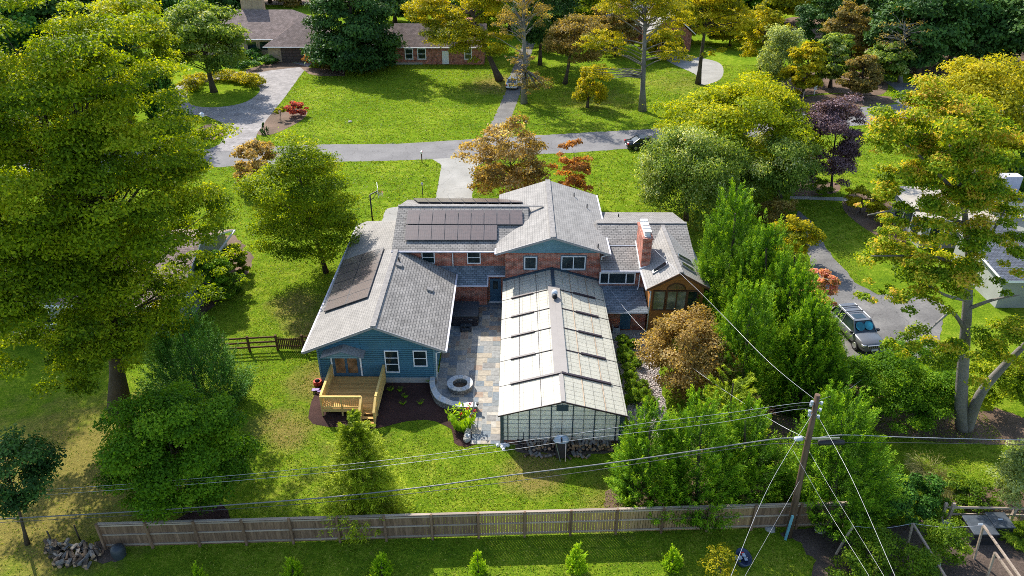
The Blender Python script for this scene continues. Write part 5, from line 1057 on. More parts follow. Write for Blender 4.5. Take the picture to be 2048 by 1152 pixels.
# left neighbour
H4 = simple_house('white_house', 'white walled house with reddish brown roof mostly hidden under the big maple', 0, -41, -25, 46.5, 58, 3.0, 5.2, 'nwall', 'shinglep', 'x', .6)
for x in (-39, -35.5, -32, -28.5): win(H4, x, x + 1.3, 1, 2.4, 46.5, trans=(.5,))
MB().tube([(-24.4, 46.0, 2.9), (-24.9, 46.4, 2.6), (-24.9, 46.45, .2)], .06, 6).build('downspout', M['white'], H4)
MB().bar((-24.3, 45.9, 2.9), (-24.3, 58.5, 2.9), .13, .12).build('gutter', M['gutter'], H4); MB().box(-33, -32, 51, 52, 0, 6).build('chimney', M['brick'], H4)
# right neighbour
H5 = simple_house('cream_house', 'large house with slate grey roof, cream front wing and chimney seen through the sprawling tree', 0, 42.5, 62, 44, 66, 3.1, 5.6, 'nwall', 'shingled', 'x', .5)
M['croof'] = plain('cream_membrane', (.34, .305, .25), .8, .2, 0, .15, 1.5)
slabn([(35.8, 60.6, 3.1), (42.5, 60.0, 3.3), (42.5, 67, 3.5), (36.4, 68.3, 3.2)], .2, [M['croof'], M['gutter']], 'roof', H5); MB().box(36.6, 42.4, 61.2, 67.4, 0, 2.95).build('wall', M['nwall'], H5)
m = MB()
for k in range(3): m.box(36.52, 36.62, 62 + k * 1.6, 63.2 + k * 1.6, 1, 2.4)
m.build('window', M['glass'], H5); win(H5, 37.2, 39, 1, 2.3, 61.2, mull=(.5,)); win(H5, 40, 41.6, 1, 2.3, 61.2, mull=(.5,))
slabn([(37.2, 50, 2.9), (42.4, 50, 2.9), (42.4, 58.5, 3.6), (37.6, 58.5, 3.5)], .2, [M['shingled'], M['white']], 'roof', H5); MB().box(37.9, 42.4, 50.8, 58, 0, 2.8).build('wall', M['nwall'], H5)
MB().box(47.8, 48.9, 56, 57.2, 0, 5.9).build('chimney', M['gutter'], H5); MB().box(45, 46.6, 65, 66, 0, 5.4).build('chimney', M['gutter'], H5)
# ================================================================== TREES AND SHRUBS
def px2r(px, Y, z=0):
    return gy(px, 576, Y)[0]
def xat(px, Y, z):
    # world x of photo column px at depth Y and height z
    d = Y * math.cos(PITCH) - (z - CH) * math.sin(PITCH); return (px - 1024) / F * d - Y * math.sin(YAW)
def tree(name, label, cat, base, top, xl, xr, N, ncl, leaf, col, rt, bot=.2, Y=None, group=None, lo=-.85, **k):
    b = g(*base); Y = b[1] if Y is None else Y; zt = gy(base[0], top, Y)[2]; zb = zt * bot; zc = (zt + zb) / 2; rv = (zt - zb) / 2 * 1.0
    a, c = xat(xl, Y, zc), xat(xr, Y, zc); rh = (c - a) / 2
    return broadleaf(name, label, cat, b, [(( a + c) / 2, Y, zc, rh * .93, rv * .95)], N, ncl, leaf, col, rt, group=group, lo=lo, **k)
def zl(px, py, z, rh, rv):
    p = g(px, py, z); return (px, py, p[1], rh, rv)
def lobed(name, label, cat, base, lob, N, ncl, leaf, col, rt, group=None, **k):
    b = g(*base); L = []
    for (px, py, Y, rh, rv) in lob: p = gy(px, py, Y); L.append((p[0], p[1], p[2], rh, rv))
    return broadleaf(name, label, cat, b, L, N, ncl, leaf, col, rt, group=group, **k)
def con(name, label, base, top, xl, xr, N, col, mode='plume', group=None, cat='conifer', topx=None, **k):
    b = g(*base); zt = gy(base[0], top, b[1])[2]; a, c = xat(xl, b[1], zt * .3), xat(xr, b[1], zt * .3); lean = (0, 0)
    if topx: lean = (xat(topx, b[1], zt) - b[0], 0)
    return conifer(name, label, cat, b, zt, (c - a) / 2, N, col, mode, group, lean=lean, **k)
# --- left side
lobed('maple_tree', 'huge yellow-green maple filling the left side with a thick dark trunk', 'tree', (240, 815),
      [(205, 165, 40, 3.9, 3.6), (85, 200, 39, 4.4, 4.2), (295, 290, 39, 3.4, 3.4), (40, 380, 36, 4.4, 4), (215, 400, 37, 4.4, 3.6), (345, 440, 39, 3.0, 2.6), (395, 520, 40, 1.9, 1.7), (90, 580, 35, 4.0, 2.4), (290, 600, 38, 2.9, 1.8), (180, 720, 36, 2.6, 1.5), (340, 330, 40, 2, 1.6), (150, 500, 37, 4.2, 2.6), (40, 690, 35.5, 2.8, 1.5), (230, 650, 37, 3.2, 1.8), (372, 610, 39.5, 2.2, 1.3), (40, 520, 35, 3.6, 2.4)],
      250000, 720, .095, 'maple', .52, cl_r=(.17, .30), nlimb=90, top=gy(195, 330, 39), lo=-.7, flat=.5)
tree('maple_tree', 'dark green maple behind the huge one at the left edge', 'tree', (20, 560), 90, -190, 100, 26000, 130, .17, 'dark', .4, nlimb=20)
con('juniper_tree', 'dense dark green conifer between the big maple and the rail fence', (405, 815), 628, 288, 528, 42000, 'juni', leaf=.10, pw=.5, npl=900, asp=.22)
tree('holly_tree', 'tall clumpy dark green tree in a mulch bed against the board fence', 'tree', (365, 1022), 785, 226, 476, 80000, 170, .08, 'holly', .14, bot=.05, cl_r=(.16, .27), nlimb=20)
tree('young_tree', 'small round dark tree with a bare slanting trunk at the lower left edge', 'tree', (55, 1088), 888, -55, 100, 9000, 45, .09, 'dark', .09, bot=.42, cl_r=(.26, .4), nlimb=14)
con('spruce_tree', 'young yellow-green spruce standing on the lawn just inside the board fence', (733, 1030), 824, 642, 826, 44000, 'spruce', 'spruce', leaf=.085, zb=.02, npl=480, asp=.24, pw=.62)
tree('maple_tree', 'medium green maple with slim trunk beside the roof solar panels of the blue wing', 'tree', (652, 545), 280, 496, 712, 52000, 170, .10, 'maple', .17, bot=.1, cl_r=(.16, .28), nlimb=30)
tree('japanese_maple', 'small bronze orange tree partly behind the medium green maple', 'tree', (512, 380), 272, 464, 562, 7000, 50, .15, 'bronze', .1, bot=.0)
tree('japanese_maple', 'open airy bronze maple standing behind the ridge of the brick house', 'tree', (1035, 412), 243, 925, 1105, 13000, 110, .15, 'bronze', .12, bot=.02, cl_r=(.14, .24), shell=.25, nlimb=60)
tree('japanese_maple', 'small orange-red maple peeping over the right side of the brick house roof', 'tree', (1150, 408), 283, 1105, 1192, 5200, 46, .13, 'orange', .07, bot=.0, cl_r=(.16, .26), shell=.3, nlimb=24)
# --- right of the house
tree('weeping_cherry', 'broad pale grey-green weeping tree beside the parked black sedan', 'tree', (1372, 440), 250, 1272, 1478, 52000, 190, .11, 'weep', .2, bot=.0, cl_r=(.16, .28), hang=1.1, lo=-.5, nlimb=24)
tree('spreading_tree', 'wide yellow-green tree with a flat layered crown behind the weeping tree', 'tree', (1480, 372), 156, 1322, 1618, 80000, 210, .14, 'mapley', .25, bot=.05, cl_r=(.16, .26), flat=.4, nlimb=24)
lobed('spreading_tree', 'shaded bluish green tree right of the weeping tree and in front of the purple one', 'tree', (1560, 395), [(1540, 330, 70, 4.2, 3), (1590, 310, 70, 2.6, 2.4), (1470, 340, 69, 3.5, 3)], 30000, 100, .12, 'weep', .2, cl_r=(.2, .3), hang=.6)
tree('purple_plum', 'round dark purple leaved tree beside the road', 'tree', (1662, 384), 186, 1600, 1722, 34000, 120, .11, 'purple', .14, bot=-.02, cl_r=(.2, .32))
tree('shrub', 'low dark green shrub in the mulch near the white walk', 'shrub', (1640, 386), 358, 1612, 1668, 2200, 16, .09, 'shrub', 0, bot=0)
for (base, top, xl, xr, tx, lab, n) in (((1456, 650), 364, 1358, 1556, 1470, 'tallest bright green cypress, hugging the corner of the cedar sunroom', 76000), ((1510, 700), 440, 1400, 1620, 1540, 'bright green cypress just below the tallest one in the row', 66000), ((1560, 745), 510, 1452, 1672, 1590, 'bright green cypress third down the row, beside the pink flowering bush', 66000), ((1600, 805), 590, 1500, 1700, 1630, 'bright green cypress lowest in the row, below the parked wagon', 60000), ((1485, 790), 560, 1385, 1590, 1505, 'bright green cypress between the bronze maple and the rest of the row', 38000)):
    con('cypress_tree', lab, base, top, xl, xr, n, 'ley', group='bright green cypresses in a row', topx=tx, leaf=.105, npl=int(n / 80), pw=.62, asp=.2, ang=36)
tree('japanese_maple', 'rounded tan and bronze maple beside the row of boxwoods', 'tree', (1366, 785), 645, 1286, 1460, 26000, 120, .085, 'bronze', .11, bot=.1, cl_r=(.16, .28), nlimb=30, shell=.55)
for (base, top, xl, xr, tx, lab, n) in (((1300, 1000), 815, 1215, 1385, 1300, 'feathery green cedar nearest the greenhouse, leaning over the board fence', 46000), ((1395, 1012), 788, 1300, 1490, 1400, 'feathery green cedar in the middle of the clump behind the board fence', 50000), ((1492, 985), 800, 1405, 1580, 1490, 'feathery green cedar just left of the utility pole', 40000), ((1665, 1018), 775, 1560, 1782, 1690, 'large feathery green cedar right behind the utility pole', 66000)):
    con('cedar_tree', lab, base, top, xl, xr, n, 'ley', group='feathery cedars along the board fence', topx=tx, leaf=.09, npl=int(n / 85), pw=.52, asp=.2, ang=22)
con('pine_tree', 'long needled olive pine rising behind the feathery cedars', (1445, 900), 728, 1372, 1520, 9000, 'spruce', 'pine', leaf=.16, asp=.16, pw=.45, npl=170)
lobed('sprawling_maple', 'big forked tree with grey trunks and red-tipped sparse leaves on the right', 'tree', (1925, 858),
      [(1850, 260, 37, 2.4, 2.2), (1925, 300, 37, 2.3, 2.4), (1800, 300, 37, 1.5, 1.4), (1790, 440, 37, 1.2, 1.0), (1880, 420, 36, 2.0, 1.7), (1975, 430, 36, 2.2, 1.7), (1790, 525, 36, 1.9, 1.1), (1880, 540, 35, 2.0, 1.3), (1850, 600, 34, 1.6, 1.0), (1980, 500, 35, 1.6, 1.1), (1715, 415, 36.5, .7, .6), (1760, 590, 34, 1.1, .7), (2040, 560, 34, 1.4, 1.3), (1850, 690, 34, 1.6, .9), (1940, 720, 34, 1.9, 1.1), (2050, 690, 33, 1.8, 1.3), (1900, 350, 37, 2.6, 2.2), (1830, 370, 37, 1.8, 1.5), (1960, 360, 36.5, 2, 1.8), (1800, 470, 36, 1.3, .8), (1900, 480, 35.5, 1.8, 1.1), (1780, 700, 34.5, 1.0, .6)],
      88000, 360, .085, 'fall', 0, cl_r=(.19, .31), nlimb=0, lo=-.6, shell=.35)
bt = [o for o in bpy.data.objects if o.name == 'sprawling_maple'][0]; m = MB()
B0 = Vector(g(1925, 858))
def lim(pts, r0, r1):
    P = [Vector(p) for p in pts]; n = len(P); Q = []
    for i in range(n - 1):
        p0, p1, p2, p3 = [P[max(0, min(n - 1, i + j))] for j in (-1, 0, 1, 2)]
        for s in range(5): t = s / 5; Q.append(.5 * ((2 * p1) + (-p0 + p2) * t + (2 * p0 - 5 * p1 + 4 * p2 - p3) * t * t + (-p0 + 3 * p1 - 3 * p2 + p3) * t ** 3))
    Q.append(P[-1]); m.tube(Q, [r0 + (r1 - r0) * (i / (len(Q) - 1)) for i in range(len(Q))], 9)
lim([B0, gy(1922, 800, 36), gy(1928, 700, 36), gy(1935, 600, 36), gy(1938, 520, 36.3), gy(1925, 400, 36.6), gy(1900, 290, 37)], .42, .08)
lim([B0 + Vector((.25, -.05, 0)), gy(1960, 790, 35.5), gy(2010, 730, 35), gy(2060, 680, 34.5)], .34, .14)
for pts in ([(1930, 660, 36), (1905, 625, 35.5), (1880, 640, 35), (1855, 665, 34.6)], [(1936, 560, 36), (1890, 520, 36), (1820, 512, 36), (1742, 512, 36)], [(1938, 520, 36.3), (1980, 470, 36), (2010, 420, 36)], [(1930, 450, 36.5), (1870, 425, 36.6), (1800, 420, 36.8), (1735, 430, 36.8)], [(1925, 400, 36.6), (1860, 330, 37), (1800, 280, 37)], [(1935, 600, 36), (1890, 590, 35), (1840, 560, 34.6)], [(1920, 380, 36.7), (1960, 330, 37), (1975, 290, 37)], [(1930, 620, 36), (1985, 600, 35), (2040, 590, 34.5)]):
    lim([gy(*p) for p in pts], .13, .03)
m.build('trunk', M['barkg'], bt)
tree('gold_tree', 'broad golden olive tree with billowing crown at the right edge', 'tree', (1960, 335), 112, 1840, 2095, 34000, 110, .17, 'gold', .3, bot=.1, cl_r=(.18, .3), flat=.5)
con('dark_conifer', 'dark green tree behind the golden one at the right edge', (2070, 400), 190, 2000, 2160, 9000, 'dark', leaf=.22)
tree('crape_myrtle', 'bush with pink blossom between the cypress row and the right driveway', 'shrub', (1655, 690), 535, 1600, 1672, 10000, 60, .085, 'pink', .06, bot=.1, cl_r=(.2, .32), shell=.3)
tree('shrub', 'yellow-tinged bush at the narrow end of the right driveway', 'shrub', (1588, 525), 432, 1542, 1636, 6000, 40, .11, 'yellow', .06, bot=.05)
tree('shrub', 'low brownish weeping shrub above the yellow-tinged bush', 'shrub', (1560, 455), 395, 1520, 1600, 3500, 26, .11, 'brown', .05, bot=.05, hang=.4)
lobed('hedge_mound', 'large rounded dark green bush mass below the parked wagon', 'shrub', (1800, 862), [zl(1770, 765, 1.9, 2.2, 1.7), zl(1860, 790, 1.7, 2., 1.6), zl(1750, 765, 1.4, 1.3, 1.2), zl(1820, 720, 1.8, 1.6, 1.4), zl(1720, 790, 1.2, 1.2, 1.1), zl(1800, 825, 1.0, 1.8, 1.0)], 60000, 170, .07, 'holly', 0, cl_r=(.22, .36), lo=-.3)
lobed('hedge_mound', 'yellow-green bush behind the forked grey trunks', 'shrub', (2010, 850), [zl(1985, 770, 1.8, 1.6, 1.6), zl(2050, 760, 1.8, 1.8, 1.6), zl(1890, 720, 1.6, 1.3, 1.2)], 18000, 60, .08, 'maple', 0, cl_r=(.24, .4))
tree('shrub', 'pale sage green bush cut off by the right edge', 'shrub', (2062, 1020), 878, 1992, 2140, 13000, 60, .07, 'sage', 0, bot=0, cl_r=(.2, .34))
lobed('shrub', 'dark teal green bush at the right end of the board fence', 'shrub', (1770, 1058), [zl(1755, 985, 1.2, 1.5, 1.1), zl(1820, 990, 1.1, 1.3, 1.0), zl(1715, 1030, .9, .9, .8), zl(1790, 1030, .8, 1.1, .8)], 24000, 70, .07, 'juni', 0, cl_r=(.22, .36))
lobed('shrub', 'leafy green perennials between the teal bush and the weathered two-rail fence', 'shrub', (1890, 1012), [zl(1905, 975, .5, .9, .6), zl(1860, 1015, .5, .9, .6), zl(1960, 1000, .4, 1, .5), zl(1930, 1020, .4, .7, .4)], 9000, 50, .06, 'shrub', 0, cl_r=(.22, .4))
M['f_straw'] = foliage('leaves_straw', [(.10, .12, .03), (.22, .22, .07), (.36, .33, .14)], .3)
bladeplant('ornamental_grass', 'arching pale ornamental grass clump behind the teal green bush', 'grass plant', g(1850, 958), 420, 1.6, .05, 'straw', .5, arch=.75); bladeplant('ornamental_grass', 'second arching ornamental grass clump nearer the compost bins', 'grass plant', g(1885, 985), 300, 1.2, .05, 'straw', .5, arch=.8)
bladeplant('daylily_clump', 'green strappy leaved plants right of the compost bins', 'plant', g(2040, 1085), 420, 1.1, .08, 'shrub', 1.1, arch=.7)
for (px, py, tp, xl, xr, lab) in ((1755, 1130, 1072, 1705, 1800, 'bushy garden plants between the leaning post and middle frame'), (1885, 1118, 1050, 1850, 1940, 'bright leafy garden plants between the middle and doubled frames'), (1830, 1160, 1090, 1790, 1880, 'leafy garden plants under the middle frame rail'), (1700, 1165, 1120, 1660, 1750, 'low leafy plants at the bottom left of the garden')):
    tree('garden_plants', lab, 'plants', (px, py), tp, xl, xr, 5000, 34, .06, 'shrub', 0, bot=0, cl_r=(.24, .42))
tree('shrub', 'small twiggy bush with yellow and pink leaves at the bottom edge', 'shrub', (1440, 1158), 1100, 1395, 1485, 1500, 40, .055, 'yellow', .04, bot=.05, cl_r=(.14, .3), nlimb=30, shell=.2)
# small row of arborvitae at the bottom edge
arb = None
for k, (px, tp, lab) in enumerate(((390, 1128, 'tip of a small bright conifer, far left in the row at the bottom edge'), (578, 1110, 'small bright conifer second from the left along the bottom edge'), (760, 1108, 'small bright conifer left of the middle along the bottom edge'), (955, 1102, 'small bright conifer in the middle of the bottom edge'), (1155, 1095, 'small bright conifer right of the middle along the bottom edge'), (1350, 1092, 'small bright conifer beside the twiggy yellow bush'))):
    if arb is None: arb = conifer('arborvitae', lab, 'conifer', (0, 0, 0), 1.7, .42, 3200, 'lime', group='small conifers along the bottom edge', leaf=.06, npl=150, pw=.8); o = arb
    else: o = copy_tree(arb); o['label'] = lab
    zz = 1.6; p = g(px, tp, zz); o.location = (p[0], p[1], 0); v_ = (.85, 1.0, 1.15, .9, 1.2, 1.05)[k]; o.scale = (v_, v_ * .95, zz / 1.7 * (1, .9, 1.05, 1, 1.1, .95)[k]); o.rotation_euler = (0, 0, k * 1.3)
# boxwoods beside the greenhouse
bx = None; BX = [(825, 470), (885, 480), (825, 520), (870, 550), (830, 570), (905, 590), (855, 625), (865, 675), (875, 730), (940, 712), (950, 765), (885, 795), (975, 822)]
words = ['first from the house, beside the greenhouse wall', 'first from the house, on the outer side', 'second from the house, beside the greenhouse wall', 'just outside the second one from the house', 'third from the house, beside the greenhouse wall', 'third from the house, on the outer side', 'fourth from the house, beside the greenhouse wall', 'fifth from the house, beside the greenhouse wall', 'next to last beside the greenhouse wall', 'yellowish one on the outer side near the bronze maple', 'second nearest on the outer side', 'nearest and largest beside the greenhouse wall', 'nearest on the outer side, by the feathery cedar']
for k, (x, y) in enumerate(BX):
    if bx is None:
        bx = broadleaf('boxwood', 'x', 'shrub', (0, 0, 0), [(0, 0, .38, .42, .4)], 2600, 34, .038, 'box', 0, cl_r=(.25, .4)); o = bx; o['group'] = 'boxwoods in the gravel bed'
    else: o = copy_tree(bx)
    o['label'] = 'round boxwood ' + words[k]; p = g(960 + x / 2.88, 520 + y / 2.88, .4); s = (1.15, .95, 1, .9, 1.05, .9, 1, 1.1, 1.1, .85, .95, 1.25, 1.1)[k]
    o.location = (p[0], p[1], 0); o.scale = (s, s, s); o.rotation_euler = (0, 0, k * 2.1)
# little plants in the mulch
pl = None
for k, (px, py, lab) in enumerate(((781, 782, 'tiny green seedling plant in the mulch nearest the tall window'), (801, 783, 'tiny spiky plant in the mulch right of the seedling'), (811, 795, 'tiny plant in the middle of the mulch bed'), (806, 809, 'tiny plant low in the mulch bed, left one'), (841, 808, 'tiny plant low in the mulch bed, right one'), (855, 764, 'small green tuft against the corner of the blue wing'))):
    if pl is None: pl = bladeplant('bed_plant', lab, 'plant', (0, 0), 26, .38, .2, 'lime', .12, 'seedlings in the mulch bed', arch=.6); o = pl
    else: o = copy_tree(pl); o['label'] = lab
    p = g(px, py); o.location = (p[0], p[1], .01); o.rotation_euler = (0, 0, k)
# left neighbour's shrubs
tree('shrub', 'large dark rhododendron at the corner of the white house, left one', 'shrub', (430, 600), 505, 385, 470, 9000, 45, .1, 'holly', 0, bot=0)
tree('shrub', 'round yellow-green shrub in the curved bed beside the lawn', 'shrub', (470, 545), 490, 440, 500, 6000, 34, .1, 'maple', 0, bot=0)
tree('shrub', 'dark shrub in the curved bed, lowest and nearest the downspout', 'shrub', (455, 590), 530, 420, 485, 5000, 34, .1, 'shrub', 0, bot=0)
# --- across the road
lobed('magnolia_tree', 'huge dense dark magnolia standing to the ground on the far lawn', 'tree', (705, 138), [(706, 60, 128, 7.0, 5.2), (712, 100, 127, 7.0, 3.6), (705, 10, 129, 5.8, 4.6), (705, -50, 130, 5.2, 5.4)], 44000, 230, .26, 'dark', .4, cl_r=(.18, .28), lo=-.75, nlimb=4)
tree('island_tree', 'spreading tree with a dark leaning trunk rising from the hedge island', 'tree', (428, 184), 0, 300, 492, 30000, 140, .22, 'weep', .4, bot=.2, cl_r=(.16, .26), nlimb=40, shell=.35)
L_ = []
for a in np.linspace(.15, 3.3, 9): L_.append((445 + 64 * math.cos(a), 170 - 16 * math.sin(a)))
hg = [(g(x, y, .5)[0], g(x, y, .5)[1], .5, 1.6, .8) for x, y in L_]
broadleaf('hedge', 'clipped olive green hedge curving around the back of the lawn island', 'hedge', g(445, 160), hg, 14000, 110, .13, 'gold', 0, cl_r=(.3, .45), lo=-.3)
tree('shrub', 'crimson flowering shrub in the bed right of the paver driveway', 'shrub', (593, 234), 204, 572, 614, 3200, 28, .12, 'red', 0, bot=0)
tree('shrub', 'small bright yellow shrub left of the crimson one', 'shrub', (560, 240), 212, 550, 572, 700, 12, .11, 'gold', .05, bot=.3)
con('topiary_conifer', 'tiny dark evergreen near the road end of the paver driveway', (530, 268), 244, 520, 540, 900, 'dark', leaf=.12)
tree('shrub', 'orange leaved bush between the garage door and the magnolia', 'shrub', (640, 135), 95, 605, 668, 4500, 34, .16, 'orange', .1, bot=.1)
tree('shrub', 'reddish brown bush at the foot of the magnolia', 'shrub', (662, 140), 108, 640, 690, 3500, 26, .15, 'brown', 0, bot=0)
lobed('foundation_shrubs', 'mixed dark shrubs along the front walk of the tan house', 'shrub', (505, 135), [(475, 128, 129, 1.8, 1), (500, 132, 127, 1.8, 1), (525, 128, 129, 1.8, 1), (540, 122, 131, 1.5, .9), (560, 112, 133, 1.5, .9), (500, 110, 135, 2, 1)], 9000, 70, .14, 'juni', 0, cl_r=(.25, .4))
LIMB = (.75, .99)
lobed('oak_tree', 'leaning oak with yellow tinged crown left of the narrow driveway', 'tree', (1000, 162), [(870, 25, 122, 4.2, 3.4), (905, 75, 119, 4.6, 2.8), (955, 20, 122, 4, 3), (975, 95, 118, 3.6, 2.4), (1000, -20, 124, 5, 3.5)], 44000, 190, .16, 'yellow', .5, cl_r=(.2, .34), nlimb=40, top=gy(935, 10, 121), shell=.35)
lobed('bare_tree', 'thin grey tree with mostly bare branches right beside the white car', 'tree', (1048, 207), [(1040, 30, 107, 4.2, 4.5), (1045, 120, 107, 2.6, 2), (1070, 170, 106, 3, 1.6), (1050, 160, 106, 2.4, 1.6)], 9000, 150, .12, 'brown', .36, bark='barkg', cl_r=(.1, .24), nlimb=110, top=gy(1050, -80, 108), shell=.2)
tree('small_tree', 'dark brownish green tree on the shaded lawn right of the bare grey tree', 'tree', (1130, 168), 28, 1085, 1215, 13000, 90, .18, 'brown', .3, bot=.25, nlimb=30, shell=.35)
tree('small_tree', 'low olive tree with drooping branches on the shaded lawn', 'tree', (1175, 215), 128, 1148, 1212, 7000, 50, .15, 'yellow', .2, bot=.05, hang=.8)
tree('dark_tree', 'dark green tree behind the bare grey tree', 'tree', (1080, 130), -90, 1020, 1150, 22000, 110, .2, 'dark', .3, bot=.1)
lobed('oak_tree', 'tall sparse yellow-leaved oak with a straight grey trunk in the upper middle', 'tree', (1285, 222), [(1240, 20, 104, 3.4, 2.2), (1210, 90, 103, 3.2, 1.8), (1330, 30, 104, 3.4, 2.2), (1285, -20, 105, 4, 2.6), (1200, 150, 102, 2.4, 1.3), (1350, 110, 103, 2.4, 1.4), (1340, 75, 103, 2.6, 1.4)], 24000, 230, .13, 'yellow', .42, bark='barkg', cl_r=(.16, .3), nlimb=70, top=gy(1290, -60, 105), shell=.25)
lobed('yellow_tree', 'golden yellow tree with a slanting trunk beside the curved upper driveway', 'tree', (1396, 168), [(1400, 40, 117, 4.2, 3.2), (1460, 50, 116, 3.6, 2.6), (1350, 10, 118, 3.2, 2.4), (1430, 0, 119, 4.4, 2.6), (1430, 115, 113, 2.2, 1.3)], 20000, 130, .19, 'yellow', .35, cl_r=(.18, .3), nlimb=50, shell=.35)
tree('weeping_conifer', 'narrow pale green weeping evergreen in the upper right garden', 'tree', (1558, 172), 45, 1520, 1598, 9000, 60, .17, 'sage', .2, bot=.0, hang=1.6, cl_r=(.25, .4))
tree('yellow_tree', 'yellow-green tree directly left of the weeping evergreen', 'tree', (1520, 140), 8, 1480, 1575, 11000, 70, .2, 'yellow', .3, bot=.15)
for (base, top, xl, xr, col, lab) in (((1605, 195), 85, 1572, 1650, 'yellow', 'olive yellow tree by the rustic fence across the road'), ((1660, 175), 60, 1630, 1700, 'weep', 'grey-green tree behind the olive yellow one'), ((1722, 195), 112, 1685, 1760, 'brown', 'small russet tree over dark shrubs on the far verge'), ((1775, 130), 25, 1720, 1835, 'brown', 'rust coloured tree in front of the dark woods'), ((1700, 120), 10, 1650, 1745, 'brown', 'bronze green tree left of the rust coloured one'), ((1740, 165), 85, 1735, 1820, 'weep', 'bushy grey green tree beside the hill road'), ((1650, 90), -10, 1590, 1690, 'dark', 'dark green tree beside the leafy court')):
    tree('mixed_tree', lab, 'tree', base, top, xl, xr, 11000, 70, .22, col, .25, bot=.0, nlimb=24)
tree('bare_tree', 'leafless silvery tree with forked pale limbs before the dark woods', 'tree', (1800, 165), 15, 1745, 1850, 500, 60, .15, 'brown', .3, bark='barkg', bot=.25, cl_r=(.1, .2), nlimb=60, shell=.3)
for i, (bx_, by_, tp, w, col) in enumerate(((1835, 150, -30, 75, 'dark'), (1900, 130, -50, 80, 'dark'), (1975, 120, -40, 85, 'juni'), (2050, 140, -30, 90, 'dark'), (1790, 70, -80, 70, 'dark'), (1870, 60, -90, 80, 'juni'), (1950, 50, -90, 85, 'dark'), (2040, 50, -90, 90, 'dark'), (1700, 40, -70, 60, 'dark'), (1620, 20, -80, 60, 'holly'), (1540, 45, -80, 60, 'yellow'), (1462, 48, -70, 60, 'holly'), (1400, 40, -80, 55, 'maple'), (1330, 22, -80, 55, 'holly'), (1240, 30, -80, 55, 'brown'), (1180, 48, -80, 55, 'dark'), (1110, 60, -80, 60, 'holly'), (1020, 62, -80, 60, 'maple'), (935, 58, -80, 60, 'dark'), (850, 50, -70, 55, 'dark'), (790, 46, -70, 50, 'dark'), (600, 8, -70, 50, 'brown'), (540, 5, -80, 50, 'gold'), (480, 12, -70, 50, 'dark'), (420, 30, -60, 60, 'dark'), (350, 50, -60, 70, 'juni'), (250, 60, -60, 70, 'dark'), (150, 80, -60, 80, 'dark'), (60, 100, -60, 80, 'dark'), (-30, 120, -50, 80, 'juni'))):
    places = 'dark woods at the top right' if i < 9 else ('line of trees behind the far houses' if i < 21 else 'trees behind and beside the tan house')
    lab = {'dark': 'dark green', 'juni': 'bluish dark green', 'holly': 'mid green', 'yellow': 'yellowing', 'maple': 'bright green', 'brown': 'russet', 'gold': 'golden'}[col] + ' tree, number ' + str(i + 1)
    pos = ['lower row, leftmost beside the silvery bare tree', 'lower row, second from its left', 'lower row, third from its left', 'lower row at the right edge', 'upper row, leftmost', 'upper row, second from its left', 'upper row, third from its left', 'upper row at the right edge', 'left fringe of the woods'] if i < 9 else None
    if pos: lab = lab.split(' tree')[0] + ' tree of the top right woods, ' + pos[i]
    else:
        nb = {9: 'above the leafy court', 10: 'behind the pale weeping evergreen', 11: 'behind the golden yellow tree', 12: 'right of the grey roofed house', 13: 'behind the gable of the grey roofed house', 14: 'directly behind the tall sparse oak', 15: 'behind the small brick shed', 16: 'behind the dark tree beside the bare grey one', 17: 'behind the leaning oak', 18: 'behind the middle of the red brick house roof', 19: 'behind the left end of the red brick house', 20: 'just right of the magnolia top', 21: 'right of the tan house chimney', 22: 'right behind the tan house chimney', 23: 'left of the tan house chimney', 24: 'behind the island tree', 25: 'second beyond the island tree toward the left', 26: 'behind the top of the huge maple', 27: 'left of the huge maple top', 28: 'in the top left corner', 29: 'cut by the left edge at the top'}[i]
        lab = lab.split(' tree')[0] + ' background tree ' + nb
    tree('background_tree', lab, 'tree', (bx_, by_), tp, bx_ - w * 1.15, bx_ + w * 1.15, 16000, 90, .34, col, .4, bot=-.02, group=places, nlimb=6, cl_r=(.2, .34))
con('dark_conifer', 'bushy dark conifer at the left edge of the paver driveway', (340, 262), 120, 292, 378, 9000, 'juni', leaf=.22, pw=.5)
tree('maple_tree', 'yellow-green tree rising behind the top right side of the huge maple', 'tree', (262, 250), -10, 178, 345, 22000, 110, .2, 'mapley', .4, bot=.15, nlimb=10)
tree('maple_tree', 'dark shaded tree beyond the road left of the paver driveway', 'tree', (170, 270), 60, 90, 290, 12000, 80, .22, 'dark', .4, bot=.05, nlimb=6)
tree('shrub', 'flowering green shrub at the corner of the cream house, bright one', 'shrub', (1720, 425), 372, 1690, 1755, 3600, 30, .1, 'yellow', .05, bot=.05)
lobed('foundation_shrubs', 'olive shrubs along the cream house bed', 'shrub', (1775, 460), [zl(1770, 440, .7, 1, .7), zl(1785, 470, .7, 1.1, .7), zl(1760, 415, .8, 1.1, .8), zl(1800, 500, .7, 1.1, .7)], 7000, 50, .09, 'gold', 0, cl_r=(.25, .4))

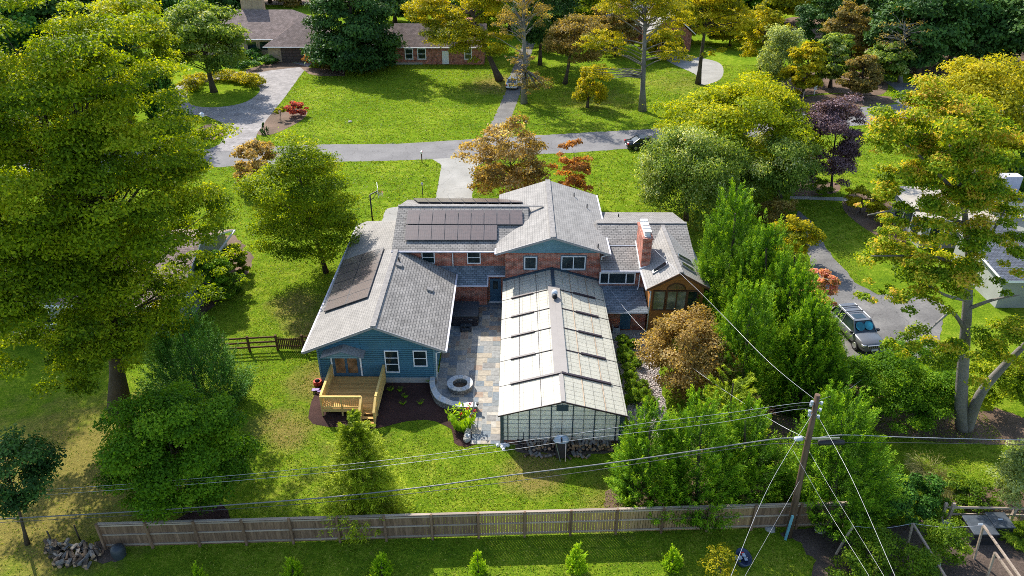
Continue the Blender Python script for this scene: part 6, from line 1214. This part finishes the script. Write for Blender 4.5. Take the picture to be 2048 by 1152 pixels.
for k_, (bx_, by_, tp, w, col, n_, lab) in enumerate(((905, 112, 28, 50, 'yellow', 14000, 'yellowing tree filling in front of the right half of the red brick house'), (960, 100, -60, 55, 'maple', 18000, 'green tree between the leaning oak and the bare grey tree'), (1230, 112, 0, 46, 'brown', 15000, 'rust and olive tree before the left part of the grey roofed house'), (1325, 118, 62, 40, 'yellow', 9000, 'small yellow tree in front of the gable of the grey roofed house'), (1095, 100, 20, 44, 'holly', 12000, 'mid green tree above the white car'), (1460, 92, 22, 50, 'yellow', 14000, 'bushy yellow tree beyond the end of the curved upper driveway'), (1170, 82, -60, 52, 'maple', 18000, 'green tree left of the grey roofed house'), (1380, 84, 20, 40, 'gold', 9000, 'olive tree right of the gable of the grey roofed house'))):
    tree('garden_tree', lab, 'tree', (bx_, by_), tp, bx_ - w, bx_ + w, n_, 80, .2, col, .25, bot=.05, nlimb=10)
# ================================================================== GRASS TUFTS (stuff)
def pip(P, poly):
    x, y = P[:, 0], P[:, 1]; c = np.zeros(len(P), bool); j = len(poly) - 1
    for i in range(len(poly)):
        yi, yj, xi, xj = poly[i][1], poly[j][1], poly[i][0], poly[j][0]
        if yi != yj: c ^= ((yi > y) != (yj > y)) & (x < (xj - xi) * (y - yi) / (yj - yi) + xi)
        j = i
    return c
GB = [(-13.3, 40.8, -5.3, 60), (-9.4, 50, 6.5, 61), (-1.1, 34.4, 6.7, 51), (6.3, 46.8, 13.7, 60), (-5.4, 40.9, -.9, 51.9), (-2.8, 34.7, -.8, 41), (-5.3, 38.2, -2.6, 41), (-41, 46.5, -25, 58), (36, 50, 62, 68)]
def tufts(name, label, x0, x1, y0, y1, n, size, mat):
    P = np.stack([RNG.uniform(x0, x1, n), RNG.uniform(y0, y1, n)], 1)
    cl = np.sin(P[:, 0] * 1.7 + np.sin(P[:, 1] * 1.3) * 2) * np.sin(P[:, 1] * 1.9 + np.sin(P[:, 0] * .9) * 2); k = RNG.random(n) < .62 + .38 * cl; P = P[k]
    for s in SHEETS: P = P[~pip(P, s)]
    for (a, b, c, d) in GB: P = P[~((P[:, 0] > a) & (P[:, 0] < c) & (P[:, 1] > b) & (P[:, 1] < d))]
    d = np.hypot(P[:, 0] + 27, P[:, 1] - 32); P = P[(d > 12) | (RNG.random(len(P)) < .3)]
    n = len(P); C = np.concatenate([P, np.full((n, 1), size * .35)], 1); T = RNG.normal(size=(n, 3)) * .55 + np.array([0, 0, .8]); Nn = RNG.normal(size=(n, 3)) + np.array([0, 0, .9])
    o = leaves(name, C, Nn, size * RNG.uniform(.6, 1.4, n), np.clip(RNG.normal(.5, .24, n), 0, 1), mat, None, asp=.35, T=T, fold=.05)
    return tag(o, label, 'grass', kind='stuff')
M['f_lawn'] = foliage('grass_blades', [(.07, .125, .006), (.12, .19, .008), (.22, .29, .012), (.42, .40, .08)], .3)
tufts('lawn_grass', 'short grass of the back lawn around the brick house', -30, 30, 22, 62, 420000, .055, M['f_lawn'])
tufts('front_grass', 'short grass of the front lawn and the lawns across the road', -45, 60, 62, 130, 260000, .11, M['f_lawn'])
